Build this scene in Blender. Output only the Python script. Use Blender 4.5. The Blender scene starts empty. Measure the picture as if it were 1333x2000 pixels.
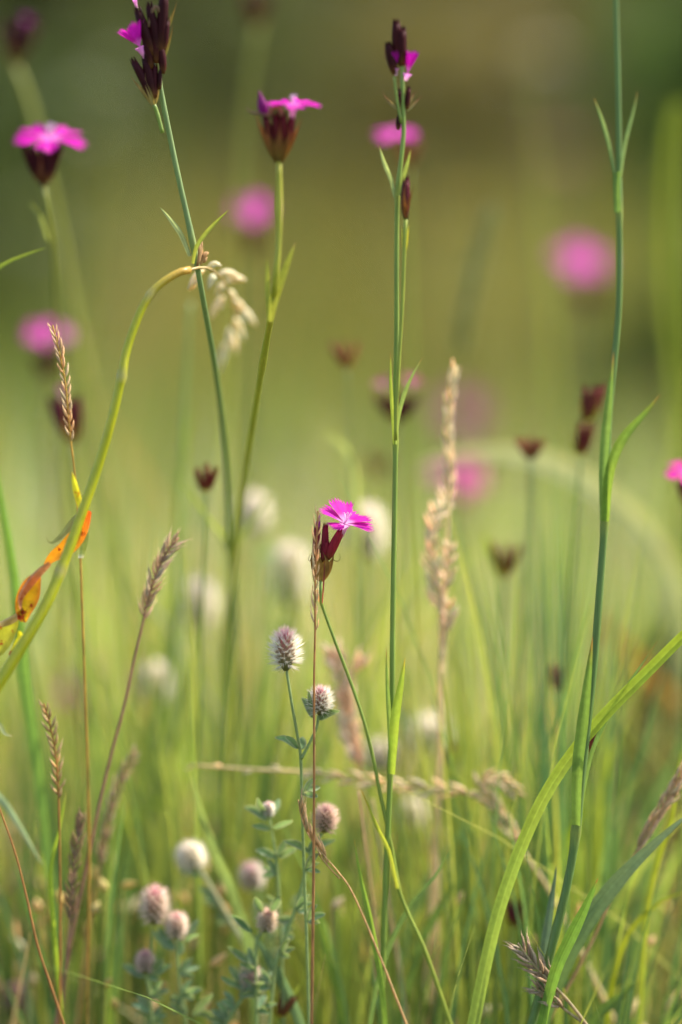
import bpy, math, random
from mathutils import Vector, Matrix
R_ = math.radians
rnd = random.Random(7)
scene = bpy.context.scene
COL = scene.collection

# ------------------------------------------------------------------ camera, sky, sun, exposure
PITCH = R_(7.0)
FOCUS = 0.833
CAM = Vector((0, -FOCUS*math.cos(PITCH), 0.27 + FOCUS*math.sin(PITCH)))
FWD = Vector((0, math.cos(PITCH), -math.sin(PITCH)))
UP = Vector((0, math.sin(PITCH), math.cos(PITCH)))
cd = bpy.data.cameras.new('camera'); cam = bpy.data.objects.new('camera', cd); COL.objects.link(cam)
cam.location = CAM; cam.rotation_euler = (math.pi/2 - PITCH, 0, 0)
cd.sensor_fit = 'VERTICAL'; cd.sensor_height = 36; cd.sensor_width = 24; cd.lens = 100
cd.clip_start = 0.02; cd.clip_end = 500
cd.dof.use_dof = True; cd.dof.focus_distance = FOCUS; cd.dof.aperture_fstop = 2.2
scene.camera = cam

SUN_EL, SUN_AZ = R_(53), R_(74)         # azimuth measured from +Y (away from the viewer) towards +X
w = bpy.data.worlds.new('World'); scene.world = w; w.use_nodes = True
nt = w.node_tree; bg = nt.nodes['Background']
sky = nt.nodes.new('ShaderNodeTexSky'); sky.sky_type = 'NISHITA'; sky.sun_disc = False
sky.sun_elevation = SUN_EL; sky.sun_rotation = SUN_AZ; sky.dust_density = 2.5
nt.links.new(sky.outputs[0], bg.inputs[0]); bg.inputs[1].default_value = 0.15
sd = bpy.data.lights.new('sun', 'SUN'); sun = bpy.data.objects.new('sun', sd); COL.objects.link(sun)
sd.energy = 3.6; sd.angle = R_(1.5); sd.color = (1, 0.95, 0.86)
to_sun = Vector((math.sin(SUN_AZ)*math.cos(SUN_EL), math.cos(SUN_AZ)*math.cos(SUN_EL), math.sin(SUN_EL)))
sun.rotation_euler = to_sun.to_track_quat('Z', 'Y').to_euler(); sun.location = to_sun*5
vs = scene.view_settings
scene.display_settings.display_device = 'sRGB'
vs.view_transform = 'Standard'; vs.look = 'None'; vs.gamma = 1; vs.exposure = 1.36; vs.use_white_balance = True; vs.white_balance_temperature = 6800; vs.white_balance_tint = 8; vs.use_curve_mapping = False
cy = scene.cycles
cy.use_denoising = True; cy.use_adaptive_sampling = True; cy.adaptive_threshold = 0.01
cy.max_bounces = 8; cy.diffuse_bounces = 4; cy.glossy_bounces = 3; cy.transmission_bounces = 6; cy.transparent_max_bounces = 6
cy.sample_clamp_indirect = 6; cy.caustics_reflective = False; cy.caustics_refractive = False

# ------------------------------------------------------------------ helpers
KPX = 0.036/2000/0.1
RT, UZ, FC = Vector((1, 0, 0)), Vector((0, 0, 1)), Vector((0, -1, 0))
def P(px, py, Y):
    """point on the upright plane y = Y seen in this direction"""
    d = FWD + RT*((px-666.5)*KPX) - UP*((py-1000)*KPX)
    return CAM + d*((Y-CAM.y)/d.y)
def S(p): return KPX*(p-CAM).dot(FWD)
def lerp(a, b, t): return a + (b-a)*t
def mixc(a, b, t): return tuple(a[i]+(b[i]-a[i])*t for i in range(3))
def vary(c, a=.12, r=rnd):
    k = 1 + r.uniform(-a, a); h = r.uniform(-a, a)*.6
    return (max(0, c[0]*k*(1+h)), max(0, c[1]*k), max(0, c[2]*k*(1-h)))
def spline(pts, n):
    """Catmull-Rom through tuples of any length, n samples"""
    pts = [tuple(p) for p in pts]
    if len(pts) == 2:
        return [tuple(lerp(a, b, i/(n-1)) for a, b in zip(*pts)) for i in range(n)]
    L = [0]
    for a, b in zip(pts, pts[1:]): L.append(L[-1] + math.dist(a, b) + 1e-9)
    out = []
    ext = [tuple(2*a-b for a, b in zip(pts[0], pts[1]))] + pts + [tuple(2*a-b for a, b in zip(pts[-1], pts[-2]))]
    j = 0
    for i in range(n):
        s = L[-1]*i/(n-1)
        while j < len(pts)-2 and s > L[j+1]: j += 1
        t = (s-L[j])/(L[j+1]-L[j])
        p0, p1, p2, p3 = ext[j:j+4]
        out.append(tuple(.5*((2*b)+(-a+c)*t+(2*a-5*b+4*c-d)*t*t+(-a+3*b-3*c+d)*t**3) for a, b, c, d in zip(p0, p1, p2, p3)))
    return out

class MB:
    def __init__(s): s.v, s.f, s.c = [], [], []
    def add(s, v, c): s.v.append(tuple(v)); s.c.append((c[0], c[1], c[2], 1)); return len(s.v)-1
    def tube(s, pts, rad, cols, n=8, rib=0, cap=True):
        N = len(pts); base = len(s.v)
        t = (pts[1]-pts[0]).normalized()
        u = t.cross(Vector((.31, .9, .2))).normalized()
        for i, p in enumerate(pts):
            t = (pts[min(i+1, N-1)]-pts[max(i-1, 0)]).normalized()
            u = (u - t*u.dot(t)).normalized(); b = t.cross(u)
            r = rad[i] if isinstance(rad, (list, tuple)) else rad
            c = cols[i] if isinstance(cols, list) else cols
            for k in range(n):
                a = 2*math.pi*k/n; rr = r*(1 + rib*(1 if k % 2 else -1))
                s.add(p + u*(math.cos(a)*rr) + b*(math.sin(a)*rr), c)
        for i in range(N-1):
            for k in range(n):
                a, b2 = base+i*n+k, base+i*n+(k+1) % n
                s.f.append((a, b2, b2+n, a+n))
        if cap:
            s.f.append(tuple(base+k for k in reversed(range(n)))); s.f.append(tuple(base+(N-1)*n+k for k in range(n)))
    def blade(s, pts, wid, cols, normal=FC, fold=.35, twist=(0, 0), seg=2, ecol=None):
        """a leaf: sheet with a keel, 2*seg+1 points across"""
        N = len(pts); base = len(s.v); m = 2*seg+1
        vein = [rnd.uniform(.84, 1.12) for k in range(m)]; vein[seg] = 1.18
        for i, p in enumerate(pts):
            t = (pts[min(i+1, N-1)]-pts[max(i-1, 0)]).normalized()
            nn = normal - t*normal.dot(t)
            if nn.length < 1e-6: nn = Vector((.3, .2, .9)) - t*t.dot(Vector((.3, .2, .9)))
            nn.normalize()
            nn = Matrix.Rotation(R_(lerp(twist[0], twist[1], i/(N-1))), 3, t) @ nn
            b = t.cross(nn); w_ = wid[i]*.5; c = cols[i] if isinstance(cols, list) else cols
            for k in range(m):
                q = (k-seg)/seg
                cc = tuple(z*vein[k] for z in c); cc = cc if not ecol else mixc(cc, ecol, abs(q)**3)
                s.add(p + b*(w_*q) + nn*(w_*fold*(abs(q)-.4)), cc)
        for i in range(N-1):
            for k in range(m-1):
                a = base+i*m+k; s.f.append((a, a+1, a+1+m, a+m))
    def spindle(s, a, b, r, col, n=6, prof=(.35, .85, 1, .8, .4, .08), tip=None, bend=None):
        N = len(prof); pts = [a.lerp(b, i/(N-1)) for i in range(N)]
        if bend is not None: pts = [p + bend*math.sin(math.pi*i/(N-1)) for i, p in enumerate(pts)]
        s.tube(pts, [r*q for q in prof], [mixc(col, tip or col, (i/(N-1))**2) for i in range(N)], n)
    def hair(s, a, b, r, c0, c1):
        d = (b-a).normalized(); u = d.cross(Vector((.2, .5, .83))).normalized(); v = d.cross(u)
        i = [s.add(a + (u*math.cos(k*2.0944)+v*math.sin(k*2.0944))*r, c0) for k in range(3)]
        t = s.add(b, c1)
        s.f += [(i[0], i[1], t), (i[1], i[2], t), (i[2], i[0], t)]
    def build(s, name, mat, parent=None, smooth=True):
        o = parent['_b'] if parent is not None and '_b' in parent else (0, 0, 0)
        me = bpy.data.meshes.new(name)
        me.from_pydata([(v[0]-o[0], v[1]-o[1], v[2]-o[2]) for v in s.v], [], s.f)
        at = me.color_attributes.new('Col', 'FLOAT_COLOR', 'POINT')
        at.data.foreach_set('color', [x for c in s.c for x in c])
        if smooth: me.polygons.foreach_set('use_smooth', [True]*len(me.polygons))
        me.materials.append(mat); me.update()
        ob = bpy.data.objects.new(name, me); COL.objects.link(ob)
        if parent is not None:
            ob.parent = parent
            ob['_b'] = tuple(o)
        return ob
def thing(name, label, cat, base, group=None):
    o = bpy.data.objects.new(name, None); COL.objects.link(o); o.location = base; o.empty_display_size = .01
    o['label'] = label; o['category'] = cat; o['_b'] = tuple(base)
    if group: o['group'] = group
    return o
def tag(o, label, cat, group=None, kind=None):
    o['label'] = label; o['category'] = cat
    if group: o['group'] = group
    if kind: o['kind'] = kind
    return o

# ------------------------------------------------------------------ materials (all read the plant's own colour, broken up by noise)
def mk(name, transl=.0, rough=.5, spec=.4, nscale=(900, 900, 120), namt=.25, tb=1.3, spots=None, tcol=None):
    m = bpy.data.materials.new(name); m.use_nodes = True; n = m.node_tree; n.nodes.clear(); L = n.links.new
    out = n.nodes.new('ShaderNodeOutputMaterial'); pr = n.nodes.new('ShaderNodeBsdfPrincipled')
    at = n.nodes.new('ShaderNodeAttribute'); at.attribute_name = 'Col'
    tc = n.nodes.new('ShaderNodeTexCoord'); mp = n.nodes.new('ShaderNodeMapping'); mp.inputs['Scale'].default_value = nscale
    no = n.nodes.new('ShaderNodeTexNoise'); no.inputs['Scale'].default_value = 1; no.inputs['Detail'].default_value = 4
    L(tc.outputs['Object'], mp.inputs[0]); L(mp.outputs[0], no.inputs['Vector'])
    mr = n.nodes.new('ShaderNodeMapRange'); mr.inputs[1].default_value = .25; mr.inputs[2].default_value = .75
    mr.inputs[3].default_value = 1-namt; mr.inputs[4].default_value = 1+namt
    L(no.outputs[0], mr.inputs[0])
    vm = n.nodes.new('ShaderNodeVectorMath'); vm.operation = 'SCALE'; L(at.outputs['Color'], vm.inputs[0]); L(mr.outputs[0], vm.inputs['Scale'])
    col = vm.outputs[0]
    if spots:
        n2 = n.nodes.new('ShaderNodeTexNoise'); n2.inputs['Scale'].default_value = spots[0]; n2.inputs['Detail'].default_value = 3
        L(tc.outputs['Object'], n2.inputs['Vector'])
        r2 = n.nodes.new('ShaderNodeMapRange'); r2.inputs[1].default_value = spots[1]; r2.inputs[2].default_value = spots[1]+.08; L(n2.outputs[0], r2.inputs[0])
        mx = n.nodes.new('ShaderNodeMix'); mx.data_type = 'RGBA'; mx.inputs['B'].default_value = (*spots[2], 1)
        L(r2.outputs[0], mx.inputs['Factor']); L(col, mx.inputs['A']); col = mx.outputs['Result']
    L(col, pr.inputs['Base Color']); pr.inputs['Roughness'].default_value = rough; pr.inputs['Specular IOR Level'].default_value = spec
    bp = n.nodes.new('ShaderNodeBump'); bp.inputs['Strength'].default_value = .25; bp.inputs['Distance'].default_value = .0002
    L(no.outputs[0], bp.inputs['Height']); L(bp.outputs[0], pr.inputs['Normal'])
    if transl > 0:
        tr = n.nodes.new('ShaderNodeBsdfTranslucent'); v2 = n.nodes.new('ShaderNodeVectorMath'); v2.operation = 'MULTIPLY'
        tcx = tcol or (tb*1.1, tb, tb*.6); v2.inputs[1].default_value = tcx
        L(col, v2.inputs[0]); L(v2.outputs[0], tr.inputs[0])
        ms = n.nodes.new('ShaderNodeMixShader'); ms.inputs[0].default_value = transl
        L(pr.outputs[0], ms.inputs[1]); L(tr.outputs[0], ms.inputs[2]); L(ms.outputs[0], out.inputs[0])
    else: L(pr.outputs[0], out.inputs[0])
    return m
M_stem = mk('stem_green', .18, .42, .45, (2500, 2500, 90), .22)
M_gloss = mk('glossy_stem', .25, .3, .5, (2000, 2000, 60), .15)
M_leaf = mk('leaf_blade', .5, .5, .3, (600, 600, 600), .14, 1.4)
M_grass = mk('grass_blades', .45, .55, .25, (400, 400, 40), .2, 1.25)
M_petal = mk('petal_magenta', .45, .6, .15, (1400, 1400, 1400), .12, tcol=(1.25, 1.0, 1.25))
M_calyx = mk('calyx_maroon', .1, .6, .14, (2500, 2500, 200), .35, tcol=(1.5, .9, .9))
M_dry = mk('dry_straw', .3, .65, .2, (1500, 1500, 300), .35, tcol=(1.4, 1.15, .8))
M_wool = mk('clover_wool', .6, .8, .1, (900, 900, 900), .12, tcol=(1.2, 1.18, 1.12))
M_clover = mk('clover_leaf', .35, .6, .25, (700, 700, 700), .18, 1.4)
M_dock = mk('withered_leaf', .55, .5, .3, (350, 350, 350), .3, tcol=(1.5, 1.25, .6), spots=(420, .6, (.30, .045, .01)))
M_bush = mk('bush_leaf', .45, .5, .35, (9, 9, 9), .3, 1.3)
M_bark = mk('bark', 0, .85, .1, (60, 60, 12), .4)

# natural colours
GRN = (.20, .28, .05); GRN_D = (.09, .145, .045); GRN_Y = (.30, .35, .05); GRN_B = (.12, .19, .08)
YEL = (.42, .40, .06); MAR = (.062, .005, .009); BRN = (.20, .085, .025); STRAW = (.56, .38, .19); PALE = (.76, .64, .44)
RUST = (.30, .13, .05); MAG = (.60, .010, .40); MAGL = (.80, .30, .68); WHT = (.92, .89, .82); PINK = (.72, .28, .36)

# ------------------------------------------------------------------ ground and its far rise
def gz(x, y):
    h = 0.012*math.sin(x*7+1)*math.cos(y*5) if abs(y) < 12 else 0
    if y > 3.2: h += (y-3.2)**1.6*.028
    return h - .006
def build_ground():
    me = bpy.data.meshes.new('ground'); V, F = [], []
    ys = [-60, -20, -8, -4, -2.5] + [-1.5+.1*i for i in range(70)] + [6+.7*i for i in range(12)] + [18, 30, 60, 120]
    xs = [-120, -50, -20, -9, -5] + [-3+.12*i for i in range(51)] + [5, 9, 20, 50, 120]
    for y in ys:
        for x in xs: V.append((x, y, gz(x, min(y, 14))))
    for j in range(len(ys)-1):
        for i in range(len(xs)-1):
            a = j*len(xs)+i; F.append((a, a+1, a+1+len(xs), a+len(xs)))
    me.from_pydata(V, [], F); me.polygons.foreach_set('use_smooth', [True]*len(F))
    m = bpy.data.materials.new('soil_and_moss'); m.use_nodes = True; n = m.node_tree; pr = n.nodes['Principled BSDF']
    tc = n.nodes.new('ShaderNodeTexCoord'); no = n.nodes.new('ShaderNodeTexNoise'); no.inputs['Scale'].default_value = 14; no.inputs['Detail'].default_value = 8
    cr = n.nodes.new('ShaderNodeValToRGB'); e = cr.color_ramp.elements
    e[0].position = .3; e[0].color = (.05, .04, .02, 1); e[1].position = .7; e[1].color = (.12, .13, .035, 1)
    x = cr.color_ramp.elements.new(.52); x.color = (.075, .085, .025, 1)
    n.links.new(tc.outputs['Object'], no.inputs['Vector']); n.links.new(no.outputs[0], cr.inputs[0]); n.links.new(cr.outputs[0], pr.inputs['Base Color'])
    pr.inputs['Roughness'].default_value = .95
    me.materials.append(m); o = bpy.data.objects.new('ground', me); COL.objects.link(o); o['kind'] = 'structure'
    tag(o, 'mossy brown green meadow soil under all the plants', 'ground', kind='structure')
build_ground()

# ------------------------------------------------------------------ generic plant pieces
def to_ground(p, prev, k=.5):
    d = p-prev
    dx, dy = (d.x/abs(d.z)*p.z*k, d.y/abs(d.z)*p.z*k) if abs(d.z) > 1e-6 else (0, 0)
    dx = max(-.09, min(.09, dx)); dy = max(-.04, min(.04, dy))
    return Vector((p.x+dx, p.y+dy, gz(p.x+dx, p.y+dy)-.004))
def path(pts, Y, n, ground=True):
    """pts: (px, py) or (px, py, dY), tip first"""
    q = [(a[0], a[1], Y+(a[2] if len(a) > 2 else 0)) for a in pts]
    W = [P(*a) for a in spline(q, n)]; py = [a[1] for a in spline(q, n)]
    if ground:
        g = to_ground(W[-1], W[-2]); last = W[-1]; d = (W[-1]-W[-2]).normalized()*(last-g).length*.4
        for i in range(1, 7):
            t = i/6; W.append(last.lerp(last+d, t).lerp(g, t*t*(3-2*t) if t < 1 else 1)); py.append(py[-1]+40)
    return W, py
def stem(root, pts, Y, wpx, col, n=26, ground=True, nodes=(), name='stem', mat=None, col2=None, sides=8, taper=(.75, 1.1)):
    W, py = path(pts, Y, n, ground)
    N = len(W); rad, cols = [], []
    for i, p in enumerate(W):
        t = i/(N-1); r = wpx*.5*S(W[min(i, n-1)])*lerp(taper[0], taper[1], t)
        c = mixc(col, col2, t) if col2 else col
        rad.append(r); cols.append(vary(c, .06))
    for yn in nodes:
        i = min(range(N), key=lambda k: abs(py[k]-yn)); rad[i] *= 1.3; cols[i] = mixc(cols[i], YEL, .35)
        if i > 0: rad[i-1] *= 1.12
    b = MB(); b.tube(W, rad, cols, sides); return b.build(name, mat or M_stem, root), W
def leafpart(root, pts, Y, wpx, col, tip=RUST, n=12, twist=(15, 40), fold=.5, name='leaf', mat=None, shape=None, normal=FC, rev=False, ground=False, ecol=None, tips=.12):
    """tip first"""
    W, _ = path(pts, Y, n, ground); N = len(W)
    wid, cols = [], []
    for i, p in enumerate(W):
        t = i/(N-1)
        f = shape(t) if shape else min(1, (t*2.2)**.75+.02)*(1 if t < .7 else lerp(1, .8, (t-.7)/.3))
        wid.append(wpx*S(p)*f)
        c = col(t) if callable(col) else col
        cols.append(mixc(vary(c, .05), tip, max(0, 1-t/tips)) if tip and t < tips else vary(c, .05))
    b = MB(); b.blade(W, wid, cols, normal, fold, twist, ecol=ecol); return b.build(name, mat or M_leaf, root)
OVAL = lambda t: max(.03, math.sin(math.pi*min(1, t*.93+.03))**.65)
NARROW = lambda t: max(.03, math.sin(math.pi*min(1, t*.9+.04)))

# ------------------------------------------------------------------ pinks
def calyx(root, a, b, r, col=MAR, base=None, n=10, name='calyx', teeth=True):
    m = MB(); N = 8; prof = (.5, .78, .95, 1, 1, .97, .9, .8)
    d = b-a; bend = d.cross(FC).normalized()*(d.length*rnd.uniform(-.03, .03))
    pts = [a+d*(i/(N-1))*.82 + bend*math.sin(math.pi*i/(N-1)) for i in range(N)]
    cols = [mixc(base or mixc(col, BRN, .6), col, min(1, i/2.5)) for i in range(N)]
    m.tube(pts, [r*q for q in prof], cols, n, rib=.05)
    if teeth:
        L = len(m.v)-n; ax = d.normalized(); cen = pts[-1]; tip_c = mixc(col, (.01, .004, .004), .35)
        for k in range(0, n, 2):
            a0, a1, a2 = L+k, L+(k+1) % n, L+(k+2) % n
            mid = Vector(m.v[a1]); rr = (mid-cen)
            t = m.add(cen + rr*.75 + ax*d.length*.2, tip_c); m.f += [(a0, a1, t), (a1, a2, t)]
    return m.build(name, M_calyx, root)
def bract(root, pts, w, col, tipc=BRN, normal=FC, fold=.6, name='bract'):
    W = [Vector(p) for p in spline(pts, 9)]
    m = MB(); wid = [w*q for q in (.55, .85, 1, 1, .85, .55, .25, .10, .04)]
    m.blade(W, wid, [mixc(col, tipc, (i/8)**1.3) for i in range(9)], normal, fold); return m.build(name, M_dry, root)
def petal(root, c, ax, out, L, Wd, rise, col=MAG, pale=MAGL, droop=.25, seed=0, name='petal', teeth=9):
    r = random.Random(seed); m = MB(); nu, nv = 13, 19
    side = ax.cross(out).normalized()
    ph = r.uniform(0, 6)
    for i in range(nu):
        u = i/(nu-1)
        for j in range(nv):
            q = (j/(nv-1))*2-1
            wid = Wd*(.10 + .90*max(0, (u-.10)/.9)**.85)*.5
            edge = 1-.16*q*q
            saw = 0
            if u > .70:
                f = ((q+1)*.5*teeth+.5) % 1
                saw = -abs(f-.5)*2*.21*((u-.70)/.30)
            rr = L*u*(edge if u > .35 else lerp(1, edge, u/.35)) + L*saw
            z = math.sin(rise)*rr - droop*L*(rr/L)**2.2 + L*.035*math.sin(q*5+ph)*u + L*.05*(q*q)*u
            p = c + out*(math.cos(rise)*rr) + side*(wid*q*(1-.12*(saw < -.05))) + ax*z
            k = max(0, 1-(u/.36))**.8
            cc = mixc(col, pale, k)
            if .26 < u < .46: cc = mixc(cc, (.40, .004, .22), .75*max(0, 1-abs(u-.37)/.1)*(abs(math.sin(q*6))**2))
            st = .86+.14*math.sin(q*22+ph)
            cc = (cc[0]*lerp(1, st, u), cc[1], cc[2]*lerp(1, st, u))
            m.add(p, cc)
    for i in range(nu-1):
        for j in range(nv-1):
            a = i*nv+j; m.f.append((a, a+1, a+1+nv, a+nv))
    return m.build(name, M_petal, root)
def blossom(root, c, ax, L, Wd=None, rise=R_(12), phase=0., n=5, throat=None, col=MAG, pale=MAGL, droop=.22, stam=True, rises=None, seed=1, skip=(), angles=None, lens=None):
    """throat tube with stamens, the petals are its children"""
    ax = ax.normalized(); Wd = Wd or L*.82
    u = (FC - ax*FC.dot(ax)).normalized(); v = ax.cross(u)
    m = MB(); tl = throat or L*.35
    pts = [c-ax*tl*(1-i/4) for i in range(5)]
    m.tube(pts, [L*q for q in (.07, .085, .10, .13, .19)], [mixc((.72, .50, .55), pale, i/4) for i in range(5)], 10, cap=False)
    r = random.Random(seed)
    if stam:
        for k in range(8):
            a = r.uniform(0, 6.28); d = (u*math.cos(a)+v*math.sin(a))*.35 + ax
            e = c + d*L*r.uniform(.25, .42)
            m.tube([c-ax*L*.1, c.lerp(e, .5)+ax*L*.03, e], L*.011, (.85, .66, .80), 4)
            m.spindle(e-d*L*.015, e+(u*math.sin(a)-v*math.cos(a))*L*.06, L*.022, (.62, .45, .60), 5)
    bl = m.build('blossom', M_petal, root)
    for k in range(n):
        if k in skip: continue
        a = R_(angles[k]) if angles else phase + 2*math.pi*k/n + r.uniform(-.1, .1)
        out = u*math.cos(a)+v*math.sin(a)
        petal(bl, c, ax, out, L*r.uniform(.92, 1.05)*(lens[k] if lens else 1), Wd*r.uniform(.9, 1.08)*(lens[k] if lens else 1), rises[k] if rises else rise+r.uniform(-.08, .08), col, pale, droop, seed*10+k)
    return bl
def loc(top, s):
    return lambda x, y, z=0: top + RT*(x*s) + UZ*(y*s) + FC*(z*s)
def head_fan(root, top, s, n=4, L=85, r=11, spread=.28, lean=0., col=MAR, base=BRN, bracts=4, bcol=None, seed=0, bl=60):
    """a bundle of calyces from one point with bracts round the base; sizes in px at that depth"""
    rr = random.Random(seed); f = loc(top, s); tips = []
    for k in range(n):
        t = (k-(n-1)/2)/max(1, (n-1)/2) if n > 1 else 0
        dx = lean+t*spread+rr.uniform(-.05, .05); ln = L*rr.uniform(.85, 1.05); z = rr.uniform(-.2, .2)
        a = f(t*r*.9, L*.10*rr.uniform(.7, 1.3), z*20); b = f(t*r*.9+dx*ln, ln, z*40)
        calyx(root, a, b, r*s*rr.uniform(.85, 1.05), vary(col, .15, rr), base); tips.append((a, b))
    for k in range(bracts):
        a = 2*math.pi*k/max(1, bracts)+.5; x, z = math.cos(a), math.sin(a); bb = bcol or (.26, .18, .04)
        bract(root, [f(x*r*.35, 0, z*r*.35), f(x*r*1.4, bl*.35, z*r*1.4), f(x*r*(1.9+abs(spread)), bl*.75, z*r*1.7), f(x*r*(2.1+spread*2), bl*rr.uniform(.95, 1.3), z*r*1.7)],
              r*1.15*s, vary(bb, .15, rr), vary(RUST, .2, rr), Vector((x, -z, .1)))
    return tips
GP = 'pink plants in the meadow'
def pink_root(label, pts, Y, name='pink_plant'):
    W, _ = path(pts, Y, 12); return thing(name, label, 'flower', W[-1], GP)

# --- the sharp pink in the middle
st = [(627, 1132), (627, 1158), (629, 1180), (652, 1245), (690, 1345), (720, 1440), (745, 1560), (766, 1660), (778, 1732), (800, 1790), (832, 1860), (882, 2005)]
A = pink_root('sharp magenta pink with one open toothed flower beside the brown grass spike', st, 0)
stem(A, st, 0, 8.5, GRN, 40, nodes=(1178, 1732), col2=GRN_Y)
leafpart(A, [(705, 1540), (735, 1610), (760, 1660), (772, 1710), (778, 1735)], -.002, 9, (.27, .31, .05), tip=(.5, .2, .03), fold=.4)
leafpart(A, [(760, 1650), (768, 1690), (776, 1735)], .001, 8, YEL, fold=.4)
leafpart(A, [(635, 1095), (633, 1135), (630, 1178)], -.002, 3.5, (.25, .06, .05), fold=.3)
leafpart(A, [(619, 1150), (622, 1165), (627, 1180)], .001, 5, (.5, .25, .15), fold=.3)
f = loc(P(627, 1134, 0), S(P(627, 1134, 0))); s = S(P(627, 1134, 0))
calyx(A, f(12, 42, 3), f(42, 105, 5), 9.5*s, (.27, .016, .030), (.14, .05, .012))
calyx(A, f(4, 40, -1), f(10, 114, -4), 7.5*s, (.19, .014, .030), (.12, .05, .015))
calyx(A, f(1, 38, 3), f(14, 82, 4), 6*s, (.18, .012, .022), (.12, .05, .015))
calyx(A, f(-8, 40, -3), f(-7, 112, -5), 8*s, (.18, .014, .025), (.16, .07, .02))
m = MB(); m.spindle(f(-8, 96, -4), f(-2, 130, -4), 5*s, (.35, .03, .30), 8, tip=(.45, .10, .38)); m.build('flower_bud', M_petal, A)
for q in ([f(1, 0, 3), f(6, 18, 8), f(12, 38, 10), f(3, 60, 9)], [f(0, 0, 1), f(12, 22, 4), f(22, 40, 4), f(27, 58, 4)], [f(-1, 0, 0), f(-9, 22, 2), f(-17, 44, 2), f(-16, 62, 2)], [f(0, 0, 3), f(-2, 25, 8), f(-6, 50, 9), f(2, 76, 8)], [f(0, 0, -3), f(4, 25, -8), f(8, 50, -8), f(12, 70, -8)]):
    bract(A, q, 17*s, (.42, .25, .06), (.13, .05, .015))
for q in ([f(24, 42, 4), f(33, 38, 4), f(38, 45, 4), f(36, 54, 4)], [f(-17, 46, 2), f(-22, 38, 2), f(-24, 44, 2), f(-20, 52, 2)]):
    m = MB(); m.tube([Vector(p) for p in spline(q, 7)], [.9*s*(1-.12*i) for i in range(7)], (.07, .03, .015), 4); m.build('bract_awn', M_dry, A)
blossom(A, f(47, 113, 5), RT*.26+UZ*.95+FC*.12, 64*s, 72*s, throat=28*s, angles=[322, 262, 210, 142, 88], lens=[.62, 1, 1, .95, 1.02], rises=[R_(-6), R_(22), R_(44), R_(24), R_(10)], droop=.14, seed=3, pale=(.85, .55, .76))

# --- the tall pink left of centre top, dark clusters
st = [(306, 95), (310, 150), (320, 205), (335, 280), (352, 360), (370, 440), (384, 510), (400, 600), (418, 700), (432, 800), (443, 920), (450, 1080), (458, 1220), (465, 1350), (473, 1500), (474, 1640), (470, 1780)]
D = pink_root('tall pink whose dark forked head meets the photo top, magenta petals on its left side', st, .012)
q = [(a, b, max(0, (b-560)/1200*.14)) for a, b in st]
stem(D, q, .012, 14, (.19, .27, .09), 44, nodes=(150, 490, 1085), taper=(.8, 1.0))
stem(D, [(301, 203), (308, 222), (318, 260)], .008, 8, GRN, 8, False, name='stem', taper=(1, 1))
f = loc(P(301, 205, .008), S(P(301, 205, .008))); s = S(P(301, 205, .008))
for a, b, r in (((-3, 12), (-42, 92), 9), ((0, 12), (-17, 98), 10), ((3, 14), (3, 80), 7)):
    calyx(D, f(*a), f(*b), r*s, vary((.034, .003, .005), .2))
for q in ([f(-2, 0), f(-20, 26), f(-38, 46), f(-46, 60)], [f(2, 0), f(6, 20), f(9, 40), f(8, 62)], [f(0, 0, 4), f(-8, 25, 8), f(-14, 40, 8), f(-16, 62, 8)]):
    bract(D, q, 9*s, (.30, .24, .07), (.25, .14, .06))
blossom(D, f(-26, 112), RT*-.42+UZ*.9+FC*.12, 60*s, 34*s, rise=R_(58), throat=24*s, droop=.03, seed=5, stam=False, phase=.4)
for a, b, r in (((-4, 95), (-36, 190), 11), ((4, 90), (-12, 200), 10), ((10, 92), (20, 235), 11), ((2, 80), (2, 165), 9), ((14, 60), (10, 120), 8), ((-8, 70), (-22, 140), 8), ((16, 105), (24, 170), 8), ((8, 30), (10, 70), 5)):
    calyx(D, f(a[0]+4, a[1], 2), f(b[0]+4, b[1], 4), r*s, vary((.034, .003, .005), .25))
blossom(D, f(-36, 205), RT*-.25+UZ, 28*s, 14*s, rise=R_(70), throat=20*s, droop=0, seed=6, stam=False, col=(.55, .12, .42))
for q in ([f(14, 78), f(26, 110), f(36, 140), f(38, 155)], [f(16, 130), f(32, 160), f(42, 185), f(46, 200)], [f(-6, 120), f(10, 160), f(20, 185), f(30, 165)], [f(12, 110), f(24, 130), f(26, 160), f(24, 175)]):
    bract(D, q, 9*s, (.26, .27, .07), BRN)
m = MB(); m.tube([Vector(p) for p in spline([f(-8, 150, 6), f(-2, 180, 8), f(8, 190, 8), f(12, 178, 8)], 8)], 4*s, (.22, .13, .07), 6); m.build('dry_petal', M_dry, D)
leafpart(D, [(313, 405), (335, 430), (355, 458), (372, 500)], .012, 12, (.26, .31, .17), tip=None, fold=.5)
leafpart(D, [(447, 410), (425, 432), (400, 460), (384, 485), (378, 515)], .008, 10, (.30, .34, .06), tip=None, fold=.5)
leafpart(D, [(353, 935), (380, 975), (410, 1015), (436, 1050), (449, 1088)], .07, 12, (.24, .30, .09), tip=None, fold=.5)
leafpart(D, [(530, 960), (505, 1000), (480, 1040), (456, 1088)], .075, 11, (.24, .30, .09), tip=None)

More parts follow.
